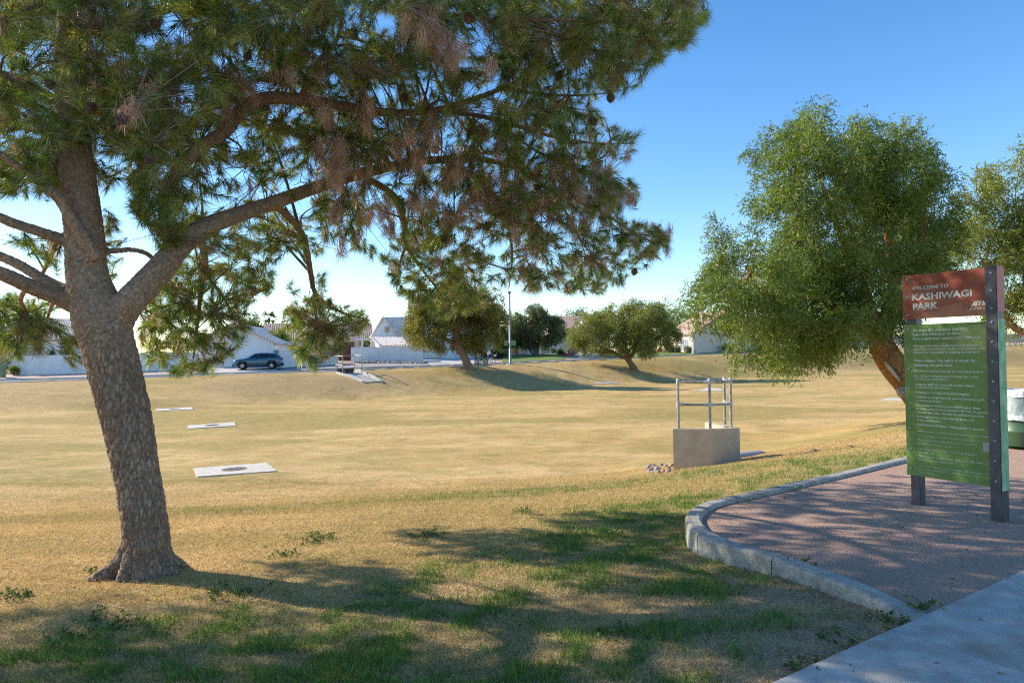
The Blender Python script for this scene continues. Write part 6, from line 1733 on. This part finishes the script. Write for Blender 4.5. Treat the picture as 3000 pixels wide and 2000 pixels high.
# ------------------------------------------------------------------ cyclist
BY = 79.0; bp = at(1437, BY); bp.z += .045
M['bike'] = pmat('bike_frame', (0.10, 0.10, 0.11), (0.16, 0.16, 0.17), rough=.4, metallic=.4)
bk = thing('bicycle', 'dark city bicycle with white front basket on the street', 'bicycle', tuple(bp), R(6))
WB = .54
for x in (-WB, WB):
    n = 28; w = MB().tube([(x + .325 * math.cos(2 * math.pi * k / n), 0, .345 + .325 * math.sin(2 * math.pi * k / n)) for k in range(n + 1)], .022, 8, cap=False).build('wheel', M['tyre'], bk, smooth=True)
    MB().tube([(x + .295 * math.cos(2 * math.pi * k / n), 0, .345 + .295 * math.sin(2 * math.pi * k / n)) for k in range(n + 1)], .012, 6, cap=False).build('rim', M['alloy'], w)
    sp = MB()
    for q in range(14): a = 2 * math.pi * q / 14; sp.tube([(x, .02 * (-1) ** q, .345), (x + .29 * math.cos(a), 0, .345 + .29 * math.sin(a))], .003, 4, cap=False)
    sp.build('spokes', M['alloy'], w)
fm = MB(); SEAT = Vector((-.22, 0, .86)); BBK = Vector((-.06, 0, .31)); HD = Vector((.36, 0, .84)); RA = Vector((-WB, 0, .345)); FA = Vector((WB, 0, .345))
for a, b in ((BBK, SEAT), (BBK, HD + Vector((.02, 0, -.12))), (HD, Vector((-.17, 0, .62))), (RA, BBK), (RA, Vector((-.19, 0, .72)))): fm.tube([a, b], .018, 8)
fm.build('frame', M['bike'], bk); MB().tube([HD + Vector((-.03, 0, .12)), HD, FA], .016, 8).build('fork', M['bike'], bk)
MB().tube([HD + Vector((-.14, -.28, .20)), HD + Vector((-.02, -.14, .20)), HD + Vector((-.03, 0, .14)), HD + Vector((-.02, .14, .20)), HD + Vector((-.14, .28, .20))], .014, 8).build('handlebar', M['alloy'], bk)
MB().ellipsoid((-.24, 0, .90), (.14, .085, .04), 10, 6).build('saddle', M['tyre'], bk, smooth=True)
MB().tube([BBK + Vector((0, -.08, 0)), BBK + Vector((.02, -.10, -.17)), BBK + Vector((.02, -.20, -.17))], .012, 6).tube([BBK + Vector((0, .08, 0)), BBK + Vector((-.02, .10, .17)), BBK + Vector((-.02, .20, .17))], .012, 6).build('crank', M['alloy'], bk)
MB().add([(.42, -.15, .84), (.66, -.15, .86), (.66, .15, .86), (.42, .15, .84), (.40, -.18, 1.08), (.70, -.18, 1.10), (.70, .18, 1.10), (.40, .18, 1.08)], [(0, 3, 2, 1), (0, 1, 5, 4), (1, 2, 6, 5), (2, 3, 7, 6), (3, 0, 4, 7), (4, 5, 6, 7)]).build('basket', M['whitedoor'], bk, bevel=.03)
# rider: one continuous body, clothes as children
M['skin'] = pmat('skin', (0.50, 0.30, 0.21), (0.56, 0.35, 0.25), scale=6, rough=.6)
M['shirt'] = pmat('white_shirt', (0.72, 0.72, 0.73), (0.80, 0.80, 0.80), scale=5, rough=.9); M['shorts'] = pmat('blue_shorts', (0.03, 0.035, 0.22), (0.05, 0.055, 0.30), scale=6, rough=.9); M['hair'] = pmat('white_cap', (0.62, 0.60, 0.56), (0.74, 0.72, 0.68), scale=9, rough=.9)
ps = thing('person', 'cyclist in white shirt and blue shorts riding past the white garages', 'person', tuple(bp), R(6))
hip = Vector((-.23, 0, .98)); chest = Vector((-.10, 0, 1.34)); neck = Vector((-.04, 0, 1.50)); head = Vector((.0, 0, 1.63))
bd = MB(); bd.tube(dense([hip - Vector((0, 0, .06)), hip + Vector((.02, 0, .12)), chest, neck - Vector((0, 0, .04))], [.13, .125, .15, .08], 4)[0], dense([hip, hip, hip, hip], [.13, .125, .15, .08], 4)[1], 12)
bd.tube([neck - Vector((0, 0, .06)), head], .052, 10); bd.ellipsoid(head + Vector((.0, 0, .02)), (.095, .078, .118), 14, 10); bd.ellipsoid(head + Vector((.098, 0, -.005)), (.022, .014, .018), 6, 5)
for s_ in (1, -1): bd.ellipsoid(head + Vector((-.005, s_ * .08, .0)), (.018, .012, .028), 6, 5)
shirt = MB(); shirt.tube(dense([hip + Vector((0, 0, .0)), hip + Vector((.02, 0, .14)), chest, neck - Vector((.01, 0, .05))], [.15, .145, .172, .10], 4)[0], dense([hip, hip, hip, hip], [.15, .145, .172, .10], 4)[1], 14)
short = MB(); short.ellipsoid(hip + Vector((.01, 0, .0)), (.165, .185, .13), 12, 8)
for s_ in (1, -1):
    sh = chest + Vector((0.01, s_ * .17, .09)); el = Vector((.08, s_ * .27, 1.20)); wr_ = Vector((.22, s_ * .27, 1.06)) 
    bd.tube(dense([chest + Vector((0, s_ * .08, .09)), sh, el, wr_], [.06, .055, .042, .030], 4)[0], dense([hip] * 4, [.06, .055, .042, .030], 4)[1], 8)
    for q in range(4): bd.tube([wr_ + Vector((0, s_ * (-.03 + .02 * q), 0)), wr_ + Vector((.05, s_ * (-.032 + .022 * q), .0)), wr_ + Vector((.065, s_ * (-.032 + .022 * q), -.045 + .006 * q)), wr_ + Vector((.035, s_ * (-.032 + .022 * q), -.06))], [.013, .012, .011, .009], 6)
    bd.tube([wr_ + Vector((0, -s_ * .03, 0)), wr_ + Vector((.03, -s_ * .055, -.02)), wr_ + Vector((.05, -s_ * .05, -.045))], [.014, .012, .010], 6)
    shirt.tube([chest + Vector((0, s_ * .06, .09)), sh, sh.lerp(el, .75)], [.08, .078, .066], 10)
    kn = Vector((.18 if s_ > 0 else .12, s_ * .12, .80 if s_ > 0 else .66)); an = Vector((-.04 if s_ > 0 else -.02, s_ * .14, .56 if s_ > 0 else .22)); toe = an + Vector((.16, 0, -.05))
    bd.tube(dense([hip + Vector((0, s_ * .09, -.02)), kn, an], [.085, .058, .040], 5)[0], dense([hip] * 3, [.085, .058, .040], 5)[1], 10)
    bd.tube([an + Vector((-.05, 0, -.05)), an + Vector((.05, 0, -.05)), toe], [.04, .042, .03], 8)
    short.tube([hip + Vector((0, s_ * .09, -.01)), hip.lerp(kn, .8) + Vector((0, s_ * .03, 0))], [.11, .088], 10)
for mbx, nm, mt, vx in ((bd, 'body', M['skin'], .014), (shirt, 'shirt', M['shirt'], .016), (short, 'shorts', M['shorts'], .016)):
    new_obj(nm, fuse(mbx, vx, 2), mt, ps)
cap = MB(); cap.ellipsoid(head + Vector((-.012, 0, .05)), (.108, .092, .105), 14, 8); new_obj('cap', fuse(cap, .012, 2), M['hair'], ps)
for s_ in (1, -1): MB().ellipsoid(head + Vector((.083, s_ * .032, .02)), (.012, .012, .010), 6, 5).build('eye', M['dark'], ps)
MB().ellipsoid(head + Vector((.088, 0, -.05)), (.01, .024, .006), 6, 5).build('mouth', M['dark'], ps)

# ------------------------------------------------------------------ grass
rg = np.random.RandomState(77)
NB = 560000
yy = np.linspace(2.5, 17.5, 400); pdf = (1.55 * yy + .6) * (4.0 / yy) ** 1.55; cdf = np.cumsum(pdf); cdf /= cdf[-1]
Yb = np.interp(rg.rand(NB), cdf, yy); Xb = rg.uniform(-1, 1, NB) * (.80 * Yb + .3)
ok = ~inpoly(Xb, Yb, BED) & (sw_dist(Xb, Yb) > 0.03) & (kerb_dist(Xb, Yb) > .05)
ok &= ~((np.hypot(Xb - PB.x, Yb - PB.y) < .24))
Xb = Xb[ok]; Yb = Yb[ok]
gm, dm = masks(Xb, Yb)
keep = rg.rand(len(Xb)) > dm * .93
Xb = Xb[keep]; Yb = Yb[keep]; gm = gm[keep]; dm = dm[keep]; n = len(Xb)
tuft = fbm(Xb * 5.5, Yb * 5.5, 2)
isg = rg.rand(n) < np.clip(gm * (0.30 + 1.2 * sstep(.38, .62, tuft)), 0, .88)
Zb_ = terrain(Xb, Yb)
lean = np.where(isg, rg.uniform(.1, .75, n), rg.uniform(.55, 1.35, n))
az = rg.uniform(0, 2 * np.pi, n)
dr = np.stack([np.sin(lean) * np.cos(az), np.sin(lean) * np.sin(az), np.cos(lean)], 1)
L = np.where(isg, rg.uniform(.028, .075, n) * (.7 + .7 * sstep(.4, .7, tuft)), rg.uniform(.025, .075, n))
wd = np.where(isg, .0045, .0035) * (.7 + .09 * Yb)
bs = np.stack([Xb, Yb, Zb_ - .004], 1)
V = tri_soup(bs, dr, L, wd, rg, droop=.1)
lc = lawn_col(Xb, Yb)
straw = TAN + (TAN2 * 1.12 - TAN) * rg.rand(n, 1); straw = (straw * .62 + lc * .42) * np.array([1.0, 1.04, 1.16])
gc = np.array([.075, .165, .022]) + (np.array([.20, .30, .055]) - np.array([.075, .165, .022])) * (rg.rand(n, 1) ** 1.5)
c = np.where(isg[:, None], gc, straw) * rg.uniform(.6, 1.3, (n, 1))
o = new_obj('lawn_grass', np_mesh('lawn_grass', V, np.arange(len(V)).reshape(-1, 3), face_col=np.clip(c, .01, .9)), M['blade'])
stuff(o); o['label'] = 'dry straw and green tufts of grass over the near bank'; o['category'] = 'grass'
# broad-leaved weeds
wp = [(905, 1575), (930, 1590), (960, 1580), (15, 1735), (75, 1750), (300, 1672), (225, 1865), (350, 1840), (280, 1815), (830, 1630), (1230, 1575), (1250, 1570), (700, 1745), (640, 1745), (2340, 1690), (2700, 1800), (2600, 1830), (1760, 1560), (1640, 1570), (2470, 1880), (2380, 1960), (1530, 1500), (2270, 1480), (2310, 1482), (1790, 1860)]
PW = []; DW = []
for a, b in wp:
    g = gnd(a, b)
    for k in range(16):
        q = rg.normal(size=2) * .07; x = g.x + q[0]; y = g.y + q[1]; PW.append((x, y, (0.0 if inpoly(np.array([x]), np.array([y]), BED)[0] else tz(x, y)) + .005)); DW.append((rg.normal(), rg.normal(), .9))
V, F_, c = sprigs(np.array(PW), unit(np.array(DW)), 8, .05, .028, .015, np.array([[.07, .11, .03]]) * rg.uniform(.6, 1.6, (len(PW), 1)), rg, .0)
o = new_obj('weeds', np_mesh('weeds', V, F_, face_col=c), M['leaf']); stuff(o); o['label'] = 'scattered dark green broad-leaved weeds on the bank'; o['category'] = 'weeds'
# litter of dry leaves and bark flakes
nl = 900; X = rg.uniform(-4, 6, nl); Y = rg.uniform(2.6, 8, nl); inb = inpoly(X, Y, BED) | (sw_dist(X, Y) <= 0); Z = np.where(inb, .010, terrain(X, Y) + .008); k = (sw_dist(X, Y) > 0.02) | (rg.rand(nl) < .22); X, Y, Z = X[k], Y[k], Z[k]; nl = len(X)
az = rg.uniform(0, 6.28, nl); dr = np.stack([np.cos(az), np.sin(az), rg.uniform(-.1, .35, nl)], 1)
V = tri_soup(np.stack([X, Y, Z], 1), unit(dr), rg.uniform(.012, .05, nl), rg.uniform(.006, .018, nl), rg)
c = np.array([.20, .12, .07]) * rg.uniform(.4, 1.9, (nl, 1))
o = new_obj('leaf_litter', np_mesh('leaf_litter', V, np.arange(len(V)).reshape(-1, 3), face_col=c), M['blade']); stuff(o); o['label'] = 'dry leaves and bark flakes littering the near ground'; o['category'] = 'leaf litter'
